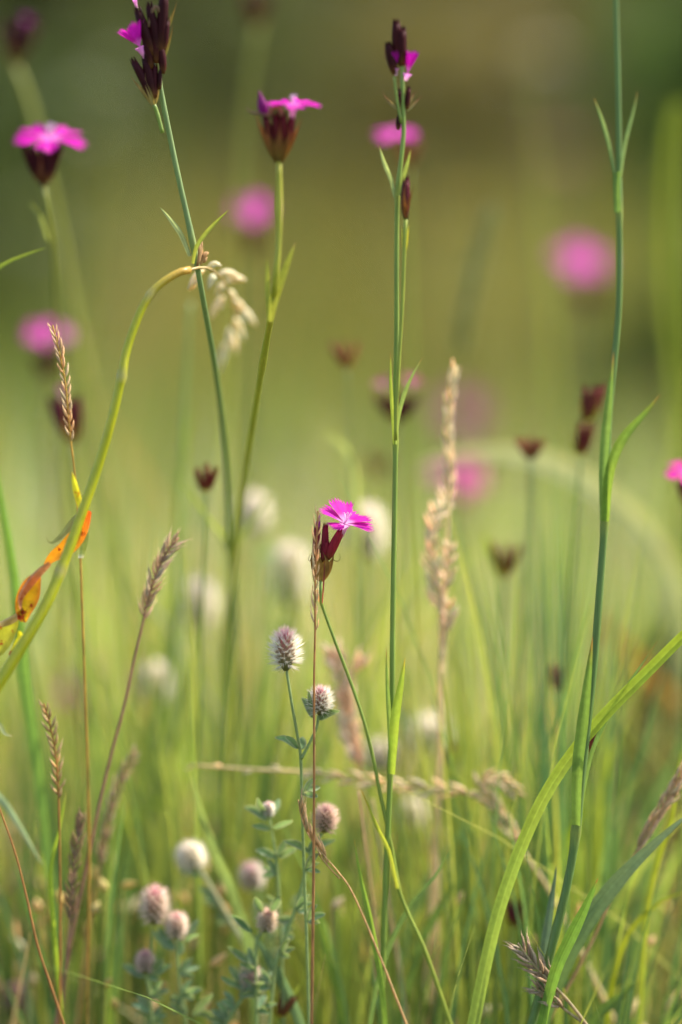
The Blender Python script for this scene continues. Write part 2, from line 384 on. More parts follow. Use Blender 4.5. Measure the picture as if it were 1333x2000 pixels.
# --- centre tall stem B
st = [(786, 130), (787, 200), (789, 255), (784, 310), (777, 370), (776, 400), (775, 520), (775, 640), (773, 760), (773, 862), (771, 1000), (769, 1120), (767, 1260), (766, 1400), (763, 1500), (759, 1600), (752, 1760), (744, 2010)]
B = pink_root('tall upright pink in the centre with dark closed buds and leaf pairs', st, 0)
stem(B, st, 0, 10.5, (.22, .31, .06), 60, nodes=(378, 870, 1510), col2=(.20, .29, .05), taper=(.85, 1.25))
stem(B, [(793, 425), (790, 500), (786, 600), (780, 700), (775, 800), (773, 860)], -.003, 8, GRN_Y, 20, False, name='side_branch', taper=(1, .9))
f = loc(P(787, 235, 0), S(P(787, 235, 0))); s = S(P(787, 235, 0))
for a, b, r in (((-7, 115, -2), (-14, 196, 0), 10), ((-2, 108, 0), (-1, 182, 3), 10), ((-1, 105, -4), (-8, 165, -6), 12), ((-16, 88, 2), (-30, 152, 4), 9), ((-9, 20, 2), (-6, 62, 3), 5), ((9, 22, 2), (12, 66, 2), 5), ((-9, -18, 3), (-7, 16, 4), 5)):
    calyx(B, f(*a), f(*b), r*s, vary((.042, .004, .006), .25))
stem(B, [(771, 150), (775, 190), (784, 240)], -.001, 6, GRN, 8, False, name='side_branch', taper=(1, 1))
for c, ax, L in ((f(9, 90, 3), RT*.22+UZ, 52), (f(-14, 100, 3), UZ+RT*-.05, 38)):
    blossom(B, c, ax, L*s, L*.45*s, rise=R_(76), throat=14*s, droop=0, stam=False, seed=int(L), col=(.5, .01, .36))
for q in ([f(-9, 20), f(-24, 34), f(-36, 48), f(-40, 58)], [f(9, 18), f(20, 30), f(32, 42), f(38, 50)], [f(10, 30), f(18, 45), f(24, 54), f(28, 58)], [f(-18, 92), f(-30, 110), f(-36, 140), f(-38, 150)]):
    bract(B, q, 7*s, (.22, .22, .09), (.20, .05, .04))
leafpart(B, [(740, 283), (752, 320), (765, 350), (772, 385)], 0, 10, (.24, .30, .14), tip=(.2, .06, .05), fold=.5)
leafpart(B, [(803, 290), (797, 318), (788, 350), (780, 382)], -.003, 9, (.27, .33, .08), tip=(.2, .06, .05), fold=.5)
calyx(B, P(793, 428, -.003), P(794, 342, -.003), 9*s, (.075, .008, .014), (.14, .10, .03))
bract(B, [P(793, 422, -.005), P(800, 390, -.006), P(806, 372, -.006), P(812, 358, -.006)], 6*s, (.10, .03, .02))
bract(B, [P(793, 424, -.004), P(790, 400, -.007), P(790, 375, -.007), P(793, 352, -.006)], 8*s, (.14, .06, .02))
for x in (785, 799):
    leafpart(B, [(x, 440), (lerp(x, 791, .5), 475), (790, 510)], -.003, 5, YEL, tip=None)
leafpart(B, [(763, 688), (764, 740), (767, 800), (771, 868)], -.002, 8, (.26, .33, .06), fold=.5)
leafpart(B, [(826, 698), (805, 735), (789, 775), (778, 820), (774, 868)], -.002, 9, (.22, .30, .10), fold=.5)
leafpart(B, [(755, 1263), (757, 1330), (761, 1400), (764, 1470), (764, 1512)], -.002, 10, (.18, .27, .07), fold=.5)
leafpart(B, [(792, 1284), (783, 1340), (773, 1400), (769, 1460), (766, 1512)], -.003, 19, (.25, .34, .05), tip=(.45, .3, .05), fold=.45, twist=(5, 30))

# --- the headless right stem C (its head is above the frame)
st = [(1203, -90), (1204, 20), (1207, 130), (1209, 260), (1210, 410), (1211, 520), (1208, 620), (1199, 720), (1191, 800), (1186, 900), (1181, 1020), (1171, 1160), (1160, 1300), (1146, 1430), (1134, 1540), (1126, 1620), (1112, 1710), (1086, 1820), (1050, 1960), (1036, 2010)]
Cc = pink_root('thick dark green pink stem rising the whole height of the right side', st, -.008)
stem(Cc, st, -.008, 15, (.125, .215, .055), 60, nodes=(412, 1020, 1618), col2=(.12, .20, .055), taper=(.62, 1.3))
f = loc(P(1203, -90, -.008), S(P(1203, -90, -.008))); head_fan(Cc, f(0, 0), S(f(0, 0)), 4, 85, 11, seed=4)
leafpart(Cc, [(1160, 190), (1175, 230), (1188, 270), (1197, 310), (1203, 345)], -.008, 9, (.16, .24, .10), fold=.6)
leafpart(Cc, [(1246, 178), (1236, 225), (1224, 270), (1217, 310), (1213, 345)], -.01, 8, (.15, .23, .10), fold=.6)
leafpart(Cc, [(1206, 335), (1206, 360), (1208, 415)], -.011, 17, (.12, .21, .06), tip=None, fold=.9, shape=lambda t: .8)
leafpart(Cc, [(1199, 687), (1192, 770), (1184, 850), (1180, 930), (1180, 1018)], -.011, 19, (.13, .22, .06), fold=.6, twist=(20, 25))
leafpart(Cc, [(1290, 770), (1262, 805), (1226, 845), (1203, 885), (1190, 935), (1184, 1018)], -.012, 20, (.19, .29, .05), fold=.6, twist=(10, 30))
leafpart(Cc, [(1158, 1243), (1150, 1320), (1140, 1410), (1130, 1500), (1127, 1612)], -.011, 24, (.13, .22, .05), fold=.6, twist=(15, 35))
leafpart(Cc, [(1286, 1250), (1258, 1292), (1230, 1333), (1190, 1395), (1160, 1460), (1145, 1520), (1130, 1615)], -.004, 9, (.14, .23, .07), fold=.5)

# --- open flower at top centre-left E
st = [(545, 312), (546, 380), (545, 470), (538, 550), (529, 620), (515, 700), (502, 780), (488, 870), (474, 960), (462, 1050), (448, 1180), (440, 1330), (436, 1500)]
E = pink_root('pink with a flat open flower on a yellow green stem near the photo top', st, -.012)
q = [(a, b, max(0, (b-560)/900*.14)) for a, b in st]
stem(E, q, -.012, 14, (.38, .38, .04), 40, nodes=(400, 625, 712), col2=(.32, .40, .07), taper=(.85, 1.0))
f = loc(P(545, 316, -.012), S(P(545, 316, -.012))); s = S(f(0, 0))
for a, b, r in (((-10, 30, 2), (-28, 92, 3), 8.5), ((-3, 28, 6), (-8, 96, 8), 8.5), ((4, 28, 5), (10, 98, 7), 8.5), ((11, 30, 0), (28, 90, 0), 9), ((2, 28, -6), (0, 100, -9), 8.5)):
    calyx(E, f(*a), f(*b), r*s, vary((.085, .007, .010), .2), (.10, .055, .012))
for q in ([f(-3, 0, 4), f(-14, 30, 10), f(-22, 55, 12), f(-18, 78, 10)], [f(3, 0, 4), f(14, 30, 10), f(22, 52, 12), f(18, 72, 10)], [f(0, 0, 6), f(0, 30, 14), f(2, 52, 15), f(4, 80, 14)], [f(-4, 0, 0), f(-22, 40, 0), f(-38, 72, 0), f(-46, 98, 0)], [f(4, 0, 0), f(18, 30, 3), f(34, 58, 3), f(44, 84, 3)], [f(0, 0, -5), f(0, 30, -12), f(0, 52, -14), f(0, 76, -14)]):
    bract(E, q, 15*s, (.17, .11, .02), (.30, .07, .03))
blossom(E, f(28, 108, 4), RT*.05+UZ*.95+FC*.22, 60*s, 46*s, phase=.2, throat=26*s, rise=R_(14), droop=.24, seed=9)
m = MB(); m.spindle(f(-26, 85, 2), f(-38, 138, 2), 11*s, (.25, .02, .20), 8, tip=(.16, .02, .10)); m.build('flower_bud', M_petal, E)
m = MB(); m.tube([Vector(p) for p in spline([f(-20, 86, 8), f(-10, 104, 10), f(2, 104, 10), f(6, 88, 10)], 10)], [5*s]*10, (.30, .15, .09), 6)
m.tube([Vector(p) for p in spline([f(-24, 90, 6), f(-40, 94, 8), f(-54, 96, 8), f(-62, 104, 8)], 8)], [4*s*(1-i*.1) for i in range(8)], (.25, .14, .11), 6); m.build('dry_petal', M_dry, E)
leafpart(E, [(578, 472), (566, 505), (552, 545), (540, 585), (530, 628)], -.01, 17, (.32, .34, .06), tip=(.3, .2, .1), fold=.5)
leafpart(E, [(522, 505), (524, 560), (527, 628)], -.012, 12, (.30, .33, .06), tip=None)

# --- left open flower F
st = [(86, 362), (94, 410), (101, 455), (106, 520), (112, 620), (120, 760), (128, 950), (136, 1200)]
Fp = pink_root('soft magenta flower with drooping front petal at the upper left, above a dark calyx cup', st, .065)
stem(Fp, [(a, b, max(0, (b-400)/800*.12)) for a, b in st], .065, 10, (.30, .32, .07), 26, nodes=(455,))
f = loc(P(86, 364, .065), S(P(86, 364, .065))); s = S(f(0, 0))
head_fan(Fp, f(0, 0), s, 5, 84, 9, .36, 0, (.034, .003, .005), bracts=5, bcol=(.09, .025, .012), seed=8)
blossom(Fp, f(14, 92, 6), UZ*.9+FC*.36+RT*.05, 80*s, 60*s, phase=.1, rise=R_(10), droop=.2, seed=12)
leafpart(Fp, [(58, 395), (78, 420), (95, 470)], .065, 9, (.2, .24, .08), tip=None)

# --- blurred pinks: label, Y, stem, width, stem colour, calyx (n, len, r, spread, colour), blossoms [(dx, dy, axis, petal length, rise, colour)]
def blur_pink(label, Y, st, w, sc, cal, bls=(), bcol=None, nb=4, leaves=(), seed=0, node=(), lean=0.):
    Y = Y*.88 if .03 < Y < .135 else Y
    r = pink_root(label, st, Y)
    stem(r, st, Y, w, sc, 20, nodes=node)
    p = P(st[0][0], st[0][1], Y); s = S(p); f = loc(p, s); n, L, rr, sp, c = cal
    head_fan(r, p, s, n, L, rr*.84, sp+.1, lean, c, bracts=nb, bcol=bcol, seed=seed, bl=L*.7)
    for i, (dx, dy, ax, L, rise, cc) in enumerate(bls):
        blossom(r, f(dx, dy, 3), Vector(ax), L*s, L*.8*s, phase=seed*.7+i, rise=R_(rise), seed=seed*3+i+20, stam=False, col=cc, pale=mixc(cc, (.8, .5, .7), .5))
    for lp, lw in leaves: leafpart(r, lp, Y, lw, (.26, .33, .06), tip=None)
    return r
DK = (.075, .009, .010); BR2 = (.20, .055, .025); MG2 = (.75, .04, .50)
blur_pink('blurred pink disc flower crossed by the tall centre stem near the photo top', .14, [(798, 330), (800, 420), (806, 600), (810, 900)], 7, GRN_Y, (3, 60, 8, .2, BRN), [(-27, 70, (-.05, -.25, .95), 52, 8, MG2)], seed=1)
blur_pink('round blurred magenta flower beside the yellow green stem at the left of centre', .25, [(487, 505), (488, 600), (486, 800), (480, 1100)], 8, (.16, .18, .06), (4, 70, 10, .2, (.10, .03, .012)), [(4, 92, (0, -.75, .7), 47, 16, MG2)], seed=2)
blur_pink('large soft magenta flower at the right with a brown calyx underneath', .38, [(1150, 610), (1146, 700), (1140, 900), (1136, 1200)], 7, (.2, .2, .07), (4, 62, 10, .2, (.10, .03, .015)), [(-18, 100, (.1, -.6, .8), 60, 12, MG2)], seed=3)
blur_pink('blurred mauve pink flower behind the thin straw spike at the left edge', .20, [(95, 745), (90, 800), (95, 950), (100, 1200)], 8, (.22, .17, .05), (4, 66, 9, .2, (.10, .04, .02)), [(-8, 92, (0, -.6, .8), 46, 14, (.66, .05, .42)), (38, 92, (.2, -.5, .8), 38, 14, (.42, .10, .28))], seed=4)
blur_pink('dark maroon closed head behind the lower end of the thin straw spike', .11, [(143, 868), (146, 950), (150, 1100), (156, 1300)], 8, (.22, .25, .06), (4, 95, 12, .12, (.10, .012, .020)), [(-20, 96, (-.1, -.1, 1), 26, 66, (.30, .03, .20))], seed=5, lean=-.16)
blur_pink('faint dusky pink flower behind the upper beige grass spike', .62, [(905, 870), (906, 950), (908, 1100)], 6, (.25, .2, .1), (3, 40, 8, .2, BRN), [(-6, 66, (0, -.8, .6), 48, 14, (.50, .06, .30))], seed=6)
blur_pink('blurred pale pink flower right of the beige grass spike, below a fainter one', .28, [(905, 990), (905, 1080), (900, 1250)], 6, (.25, .2, .09), (3, 36, 8, .2, BRN), [(6, 56, (0, -.8, .6), 46, 14, (.85, .08, .42)), (-42, 66, (-.1, -.6, .8), 36, 14, (.55, .12, .34))], seed=7)
blur_pink('wilted dusky pink head with a dark cup right behind the centre stem', .13, [(776, 826), (778, 900), (785, 1100), (790, 1300)], 7, (.22, .24, .07), (5, 55, 11, .5, (.07, .010, .012)), [(-26, 72, (-.3, -.3, .9), 28, 40, (.38, .12, .18)), (28, 74, (.3, -.3, .9), 32, 40, (.36, .07, .15))], seed=8)
blur_pink('small magenta flower cut by the right edge at mid height', .07, [(1344, 985), (1344, 1080), (1340, 1300)], 8, GRN, (4, 50, 9, .2, DK), [(-2, 64, (0, -.35, .9), 52, 8, (.85, .02, .42))], seed=9)
blur_pink('brown star shaped empty calyx cup left of the right stem', .09, [(1037, 898), (1034, 1000), (1026, 1150), (1015, 1400)], 8, (.16, .2, .08), (5, 46, 7, .5, BR2), [], (.16, .08, .03), 4, seed=10)
r = blur_pink('pair of stacked maroon brown buds with yellow bracts beside the right stem', .08, [(1134, 892), (1128, 1000), (1116, 1150), (1100, 1400)], 8, (.18, .24, .07), (2, 75, 11, .08, (.14, .022, .018)), [], YEL, 3, seed=11, lean=.16)
q = P(1150, 825, .06); head_fan(r, q, S(q), 3, 75, 9, .15, .16, (.14, .03, .02), bracts=3, bcol=YEL, seed=12, bl=50)
blur_pink('small blurred yellow and brown bud above the centre of the meadow', .11, [(678, 722), (682, 800), (690, 950), (700, 1200)], 7, (.2, .24, .07), (3, 56, 8, .25, BR2), [], (.36, .30, .05), 3, seed=13, lean=-.12)
blur_pink('blurred brown bud wrapped in bright yellow bracts right of the beige spikes', .10, [(985, 1130), (980, 1220), (970, 1400)], 9, (.2, .26, .06), (3, 75, 9, .15, (.15, .05, .02)), [], (.55, .45, .04), 4, seed=14, lean=.06, leaves=(([(945, 1040), (960, 1085), (984, 1135)], 14),))
blur_pink('little red brown bud with yellow tips right of the tall left stem', .06, [(404, 962), (402, 1040), (397, 1150), (392, 1350)], 8, (.22, .30, .06), (3, 58, 8, .2, (.16, .022, .015)), [], (.40, .36, .05), 3, seed=15)
blur_pink('very blurred dark head with a purple tuft in the top left corner', .18, [(30, 130), (55, 190), (80, 290), (115, 450), (150, 640), (185, 800)], 17, (.27, .28, .04), (5, 95, 11, .2, (.05, .006, .010)), [(22, 80, (.2, -.2, 1), 28, 60, (.20, .02, .16))], seed=16, lean=.14)
blur_pink('very blurred dark bud at the top edge above the open centre flower', .24, [(503, 52), (492, 120), (478, 240), (470, 420), (466, 700)], 14, (.27, .28, .04), (4, 70, 10, .15, (.05, .01, .008)), [], seed=17)
blur_pink('small maroon bud standing among the green blades right of the beige stems', .08, [(1088, 1352), (1086, 1430), (1080, 1600)], 7, GRN, (2, 58, 8, .1, (.16, .025, .030)), [], BR2, 2, seed=18)
blur_pink('dark maroon bud beside the long curved blade near the lower right', .045, [(1006, 1812), (1008, 1880), (1012, 1990)], 7, GRN, (3, 62, 8, .12, (.07, .010, .014)), [], BR2, 2, seed=19)
blur_pink('maroon bud half hidden behind the right stem and the long curved blade', .03, [(1152, 1475), (1150, 1550), (1148, 1700)], 7, GRN, (2, 72, 7, .1, (.12, .02, .018)), [], BRN, 2, seed=20)
blur_pink('tiny wine red bud right of the beige stems at clover height', .07, [(866, 1500), (862, 1580), (850, 1750)], 7, GRN_Y, (2, 52, 7, .1, (.22, .035, .04)), [], GRN_Y, 2, seed=21, lean=.3, leaves=(([(925, 1425), (895, 1470), (868, 1520)], 13),))
blur_pink('dim mauve blurred flower low at the left behind the straw stems', .30, [(146, 1410), (148, 1480), (150, 1600)], 6, GRN, (3, 40, 9, .2, (.2, .05, .04)), [(-12, 60, (-.1, -.6, .7), 34, 30, (.42, .06, .30)), (22, 44, (.2, -.6, .7), 28, 30, (.38, .08, .12))], seed=22)
blur_pink('faint brown blurred bud below the wilted head left of the centre stem', .20, [(738, 930), (736, 1010), (730, 1200)], 6, GRN_Y, (3, 44, 8, .3, (.16, .07, .02)), [], (.2, .12, .03), 3, seed=23)
blur_pink('brown bud with spreading yellow green bracts at the bottom edge', .012, [(548, 1990), (540, 2030), (532, 2080)], 8, GRN, (2, 56, 9, .3, (.13, .05, .02)), [], (.38, .34, .04), 3, seed=24, lean=.35, leaves=(([(590, 1915), (572, 1950), (550, 1995)], 9), ([(522, 1928), (530, 1960), (546, 1998)], 10)))

# ------------------------------------------------------------------ hare's-foot clovers
def clover_head(root, c, up, w_, h_, s, seed=0, wool=WHT, pink=PINK, n=70, hr=.75, hl=.46):
    r = random.Random(seed); m = MB(); up = up.normalized()
    u = up.cross(FC).normalized(); v = up.cross(u)
    rx, rz = w_*.5*s, h_*.5*s
    m.spindle(c-up*rz*.95, c+up*rz*.85, rx*.55, (.24, .26, .11), 10, prof=(.3, .8, 1, 1, .85, .5, .15), tip=pink)
    for k in range(n):
        t = (k+.5)/n; zz = 1-2*t; a = k*2.39996; ring = math.sqrt(max(0, 1-zz*zz))
        d = u*math.cos(a)+v*math.sin(a)
        p0 = c + d*(rx*.42*ring) + up*(zz*rz*.72)
        o = (d*ring*1.0 + up*(zz*.55+.38)).normalized()
        e = p0 + o*rx*.30
        pk = max(0, (zz-.55)/.45)
        m.spindle(p0, e, rx*.10, mixc((.52, .48, .28), pink, .12+.7*pk), 5, prof=(.5, 1, .9, .5), tip=mixc((.74, .62, .50), pink, .1+.8*pk))
        for q in range(12):
            dv = (o + u*r.uniform(-.5, .5) + v*r.uniform(-.5, .5) + up*r.uniform(-.15, .4)).normalized()
            L = rx*(hl*2.0)*r.uniform(.75, 1.1)*(.75 if pk > .6 else 1)
            m.hair(p0+o*rx*.12, p0+o*rx*.12+dv*L, hr*s, mixc(wool, pink, .6*pk), mixc(mixc(wool, (.70, .48, .42), .12), pink, .5*pk))
    m.build('flower_head', M_wool, root)
GC = 'woolly clovers in the meadow'
CG = (.15, .24, .11); CST = (.28, .36, .15)
def clover(label, Y, heads, stems, leaves=(), seed=0, sw=7, wool=WHT, pink=PINK, lc=CG, sc=CST):
    """heads: (px, py, w, h, leanx); stems: lists tip first, the first reaches the ground; leaves: (tip, mid, base, width)"""
    Y = Y*.86 if Y > .1 else Y
    W, _ = path(stems[0], Y, 10); root = thing('clover_plant', label, 'clover', W[-1], GC)
    for i, q in enumerate(stems): stem(root, q, Y-.0005*i, sw*(1 if i == 0 else .9), sc, 18, i == 0, name='stem', mat=M_clover, taper=(.85, 1))
    for i, (x, y, a, b, l) in enumerate(heads):
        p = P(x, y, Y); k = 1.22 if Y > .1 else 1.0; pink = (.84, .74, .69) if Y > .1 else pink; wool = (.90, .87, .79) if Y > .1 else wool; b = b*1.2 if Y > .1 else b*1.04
        clover_head(root, p, UZ+RT*l+FC*.05, a*k, b*k, S(p), seed*5+i, wool, pink)
    for i, lf in enumerate(leaves):
        t, mi, ba, wd = lf[:4]; dz = rnd.uniform(-.006, .004)
        leafpart(root, [(*t, dz), (*mi, dz*.5), (*ba, 0)], Y, wd*1.3, vary(lc, .15), tip=mixc(lc, (.5, .45, .35), .4), n=10, shape=OVAL, fold=.45, twist=(rnd.uniform(-40, 40), rnd.uniform(-20, 20)), name='leaflet', mat=M_clover, ecol=mixc(lc, (.5, .5, .4), .45), tips=.1)
    if leaves and Y < .06:                      # small trifoliate leaves further down the stem
        r = random.Random(seed+300); st = spline([q[:2] for q in stems[0]], 12)
        for k in (5, 8, 10):
            bx, by = st[k]; sd = r.choice((-1, 1))
            for (ax_, ay_) in ((sd*34, -14), (sd*24, -32), (sd*28, 4)):
                ax_ *= r.uniform(.8, 1.2); dz = r.uniform(-.005, .005)
                leafpart(root, [(bx+ax_, by+ay_, dz), (bx+ax_*.55, by+ay_*.6-3, dz*.6), (bx+sd*3, by, 0)], Y, r.uniform(11, 16), vary(lc, .2, r), tip=mixc(lc, (.5, .45, .35), .4), n=10, shape=OVAL, fold=.45, twist=(r.uniform(-50, 50), r.uniform(-20, 20)), name='leaflet', mat=M_clover, ecol=mixc(lc, (.5, .5, .4), .45), tips=.1)
    return root
clover('sharpest clover, a tall pink tipped woolly head with a smaller one forking right', -.004,
       [(558, 1271, 60, 80, -.03), (626, 1371, 46, 52, .05)],
       [[(560, 1308), (566, 1345), (573, 1390), (582, 1440), (588, 1480), (590, 1560), (594, 1680), (600, 1850)], [(622, 1398), (619, 1420), (608, 1445), (589, 1482)]],
       [((537, 1440), (560, 1443), (582, 1462), 11), ((557, 1437), (572, 1447), (583, 1462), 10), ((588, 1440), (590, 1450), (590, 1464), 15), ((590, 1362), (600, 1374), (611, 1402), 11), ((664, 1388), (645, 1391), (626, 1406), 12), ((650, 1375), (638, 1388), (624, 1406), 13), ((604, 1350), (607, 1370), (613, 1400), 9), ((640, 1362), (634, 1384), (622, 1402), 9)], 1)
clover('clover with an untidy brown pink starry head right of the thin straw stem', .004,
       [(636, 1602, 46, 52, .1)], [[(628, 1628), (616, 1652), (605, 1675), (585, 1750), (562, 1820), (540, 1880), (530, 1960)]],
       [((556, 1642), (580, 1648), (604, 1664), 12), ((656, 1640), (635, 1645), (610, 1660), 11), ((613, 1640), (608, 1655), (604, 1668), 9)], 2, 8, (.74, .60, .52), (.50, .24, .28))
clover('young clover with a tiny white bud among upright leaflets', .012,
       [(525, 1582, 22, 26, 0)], [[(526, 1596), (531, 1625), (540, 1680), (546, 1760), (550, 1850)]],
       [((478, 1577), (500, 1582), (521, 1602), 13), ((504, 1558), (510, 1575), (520, 1592), 13), ((546, 1560), (540, 1572), (531, 1592), 12), ((492, 1612), (510, 1613), (528, 1620), 11), ((572, 1602), (555, 1607), (535, 1618), 12), ((500, 1661), (520, 1664), (543, 1676), 13), ((556, 1640), (552, 1655), (545, 1676), 13), ((580, 1657), (562, 1663), (546, 1676), 12)], 3, 7)
clover('white fuzzy clover head seen from below on a pale leaning stem', .035,
       [(374, 1676, 54, 48, -.4)], [[(392, 1700), (420, 1748), (450, 1800), (478, 1850), (500, 1930)]],
       [((372, 1672), (385, 1682), (394, 1700), 15), ((390, 1732), (408, 1745), (428, 1768), 13), ((395, 1758), (412, 1762), (430, 1770), 10), ((355, 1702), (375, 1706), (398, 1710), 8)], 4, 12, (.93, .9, .82), (.86, .76, .68), sc=(.34, .36, .22))
clover('large egg shaped pinkish clover head low on the left', .016,
       [(302, 1771, 56, 74, .02)], [[(297, 1806), (296, 1840), (293, 1900), (292, 1990)]], [], 5, 6, (.86, .76, .68), (.72, .26, .36))
clover('clover with a loose pink head between dark leaflets beside the egg shaped one', .014,
       [(345, 1810, 42, 48, .05)], [[(347, 1832), (347, 1862), (351, 1920), (362, 1990)]],
       [((308, 1808), (322, 1828), (341, 1852), 14), ((300, 1818), (318, 1838), (340, 1856), 11), ((388, 1796), (378, 1812), (363, 1838), 12), ((389, 1824), (376, 1828), (360, 1840), 9), ((353, 1835), (352, 1850), (350, 1866), 15), ((336, 1946), (348, 1962), (364, 1985), 14), ((416, 1940), (398, 1958), (376, 1985), 13), ((340, 1940), (352, 1955), (366, 1980), 11), ((420, 1990), (402, 1978), (378, 1976), 12)], 6, 8, (.88, .78, .70), (.74, .38, .42))
clover('small rosy clover in a ruff of grey green leaflets below the egg shaped one', .014,
       [(284, 1880, 36, 42, 0)], [[(285, 1905), (290, 1925), (294, 1960), (298, 2005)]],
       [((240, 1885), (258, 1892), (280, 1906), 12), ((252, 1898), (266, 1901), (282, 1908), 9), ((320, 1875), (308, 1886), (296, 1905), 15), ((336, 1884), (318, 1892), (300, 1908), 10), ((312, 1912), (300, 1908), (290, 1906), 12)], 7, 8, (.80, .68, .62), (.62, .28, .34))
clover('bristly clover with a magenta tuft and leaf ruff at the bottom centre left', .008,
       [(489, 1910, 38, 42, .12)], [[(480, 1936), (470, 1955), (450, 1985), (438, 2010)]],
       [((432, 1907), (448, 1916), (470, 1926), 11), ((448, 1887), (458, 1900), (470, 1920), 10), ((534, 1898), (520, 1904), (506, 1918), 12), ((527, 1925), (508, 1926), (488, 1938), 18), ((516, 1946), (500, 1942), (484, 1940), 13), ((478, 1950), (476, 1944), (476, 1934), 14), ((514, 1890), (510, 1900), (502, 1912), 9)], 8, 8, (.72, .65, .56), (.66, .18, .32))
clover('clover with rounded leaflets spread around a pale peach head', .006,
       [(522, 1800, 38, 42, .12)], [[(510, 1822), (502, 1840), (500, 1890), (502, 1990)]],
       [((499, 1752), (504, 1764), (512, 1782), 15), ((546, 1750), (540, 1762), (530, 1780), 15), ((574, 1792), (558, 1795), (538, 1796), 13), ((452, 1786), (468, 1796), (490, 1818), 12), ((458, 1792), (474, 1804), (492, 1822), 11), ((544, 1812), (532, 1812), (514, 1820), 8), ((446, 1848), (462, 1858), (486, 1880), 13), ((486, 1850), (494, 1866), (502, 1888), 12)], 9, 7, (.80, .70, .58), (.74, .44, .38))
clover('blurred whitish clover with a pink top above the peach headed one', .05,
       [(492, 1714, 46, 46, -.2)], [[(502, 1738), (515, 1790), (520, 1880)]], [((572, 1758), (600, 1750), (566, 1775), 14)], 10, 9, (.86, .8, .76), (.74, .36, .45))
clover('blurred mauve clover head in the bottom left corner', .07, [(32, 1950, 44, 52, 0)], [[(34, 1976), (36, 2010), (38, 2060)]], [], 11, 9, (.50, .36, .36), (.5, .22, .3))
clover('blurred pale clover head behind the left grass at mid height', .17, [(388, 1183, 62, 66, 0)], [[(390, 1216), (394, 1300), (398, 1420)]], [], 12, 8)
clover('tall blurred cream clover head with a green core left of the sharp flower', .16, [(567, 1125, 62, 92, 0)], [[(569, 1172), (572, 1240), (574, 1360)]], [((520, 1235), (545, 1230), (570, 1250), 18)], 13, 8)
clover('faint blurred clover head above the tall cream one', .18, [(497, 1005, 46, 54, 0)], [[(498, 1030), (502, 1100), (506, 1240)]], [((545, 1075), (522, 1080), (502, 1095), 18)], 14, 8)
clover('blurred white clover head right behind the sharp magenta flower', .14, [(716, 1040, 62, 72, 0)], [[(716, 1076), (714, 1150), (710, 1260)]], [], 15, 8)
clover('blurred clover head above the lower left grasses', .15, [(302, 1335, 50, 54, 0)], [[(303, 1360), (305, 1430), (308, 1560)]], [((345, 1440), (325, 1445), (306, 1465), 16)], 16, 8)
clover('blurred white downy clover right of the centre stem at clover height', .13, [(838, 1440, 62, 44, 0), (745, 1480, 48, 40, .1)], [[(838, 1462), (826, 1540), (815, 1680)], [(748, 1500), (780, 1580), (815, 1680)]], [((770, 1392), (800, 1405), (830, 1440), 20), ((880, 1415), (862, 1425), (842, 1445), 18)], 17, 8)
clover('dim blurred clover head in the gap below the curled beige stalk', .12, [(805, 1590, 40, 40, 0)], [[(806, 1610), (806, 1700), (804, 1820)]], [], 18, 8, (.5, .44, .38))

# ------------------------------------------------------------------ dry grass spikes
GS = 'dry grass spikes'
def spike(label, Y, tip_to_base, stem_pts, wpx=4, nsp=22, sl=26, sr=3.2, spread=.35, col=STRAW, tipc=None, awn=0, subs=True, scol=None, seed=0, jitter=.15, name='grass_spike', group=GS, extra=(), both=True, gaps=(), mat=None):
    """spike section and stem are one culm; spikelets alternate on it"""
    r = random.Random(seed+100); sr *= .74; spread *= 1.15; col = tuple(min(.85, q*1.25) for q in col); scol = tuple(min(.8, q*1.2) for q in scol) if scol else col
    extra = [(a, b, c, d*.74) for a, b, c, d in extra]
    pts = tip_to_base + stem_pts
    W, _ = path(pts, Y, 12); root = thing(name, label, 'grass', W[-1], group)
    scol = scol or col
    stem(root, pts, Y, wpx, scol, 40, True, name='stem', mat=mat or M_dry, taper=(.55, 1.15), sides=6, nodes=())
    def put(sect, nsp, sl, sr, holder):
        dens = spline([(a[0], a[1], Y+(a[2] if len(a) > 2 else 0)) for a in sect], nsp+1)
        mall = None if subs else MB()
        for i in range(nsp):
            if i in gaps: continue
            p = P(*dens[i]); q = P(*dens[i+1]); up = (p-q).normalized(); s = S(p)
            sd = (1 if i % 2 else -1) if both else 1
            az = r.uniform(-.9, .9); side = (up.cross(FC).normalized()*math.cos(az)+FC*math.sin(az))*sd
            sc = lerp(.7, 1, min(1, i/4))*r.uniform(1-jitter, 1+jitter)
            d = (up + side*spread*r.uniform(.6, 1.3)).normalized()
            a = p + side*wpx*.2*s - up*sl*.3*s; b = a + d*sl*sc*s
            m = mall or MB(); c = vary(col, .22, r)
            m.spindle(a, b, sr*sc*s, c, 5, tip=tipc or mixc(c, PALE, .5), bend=side*sl*.06*s)
            m.spindle(a+up*sl*.05*s+side*sr*.5*s, a+d*sl*sc*.8*s+side*sr*1.1*s, sr*.7*s, vary(mixc(col, PALE, .3), .2, r), 5)
            if awn:
                for z in range(2): m.hair(b-d*sl*.2*s, b+(d+side*r.uniform(-.1, .35)).normalized()*awn*s*r.uniform(.7, 1.2), .7*s, c, mixc(c, PALE, .6))
            if subs: m.build('spikelet', M_dry if mat is None else mat, holder)
        if mall: mall.build('spikelets', M_dry if mat is None else mat, holder)
    put(tip_to_base, nsp, sl, sr, root)
    for sect, n2, l2, r2 in extra:
        stem(root, sect, Y, wpx*.8, scol, 10, False, name='side_stem', mat=mat or M_dry, taper=(.6, 1), sides=5)
        put(sect[:-1] if len(sect) > 2 else sect, n2, l2, r2, root)
    return root
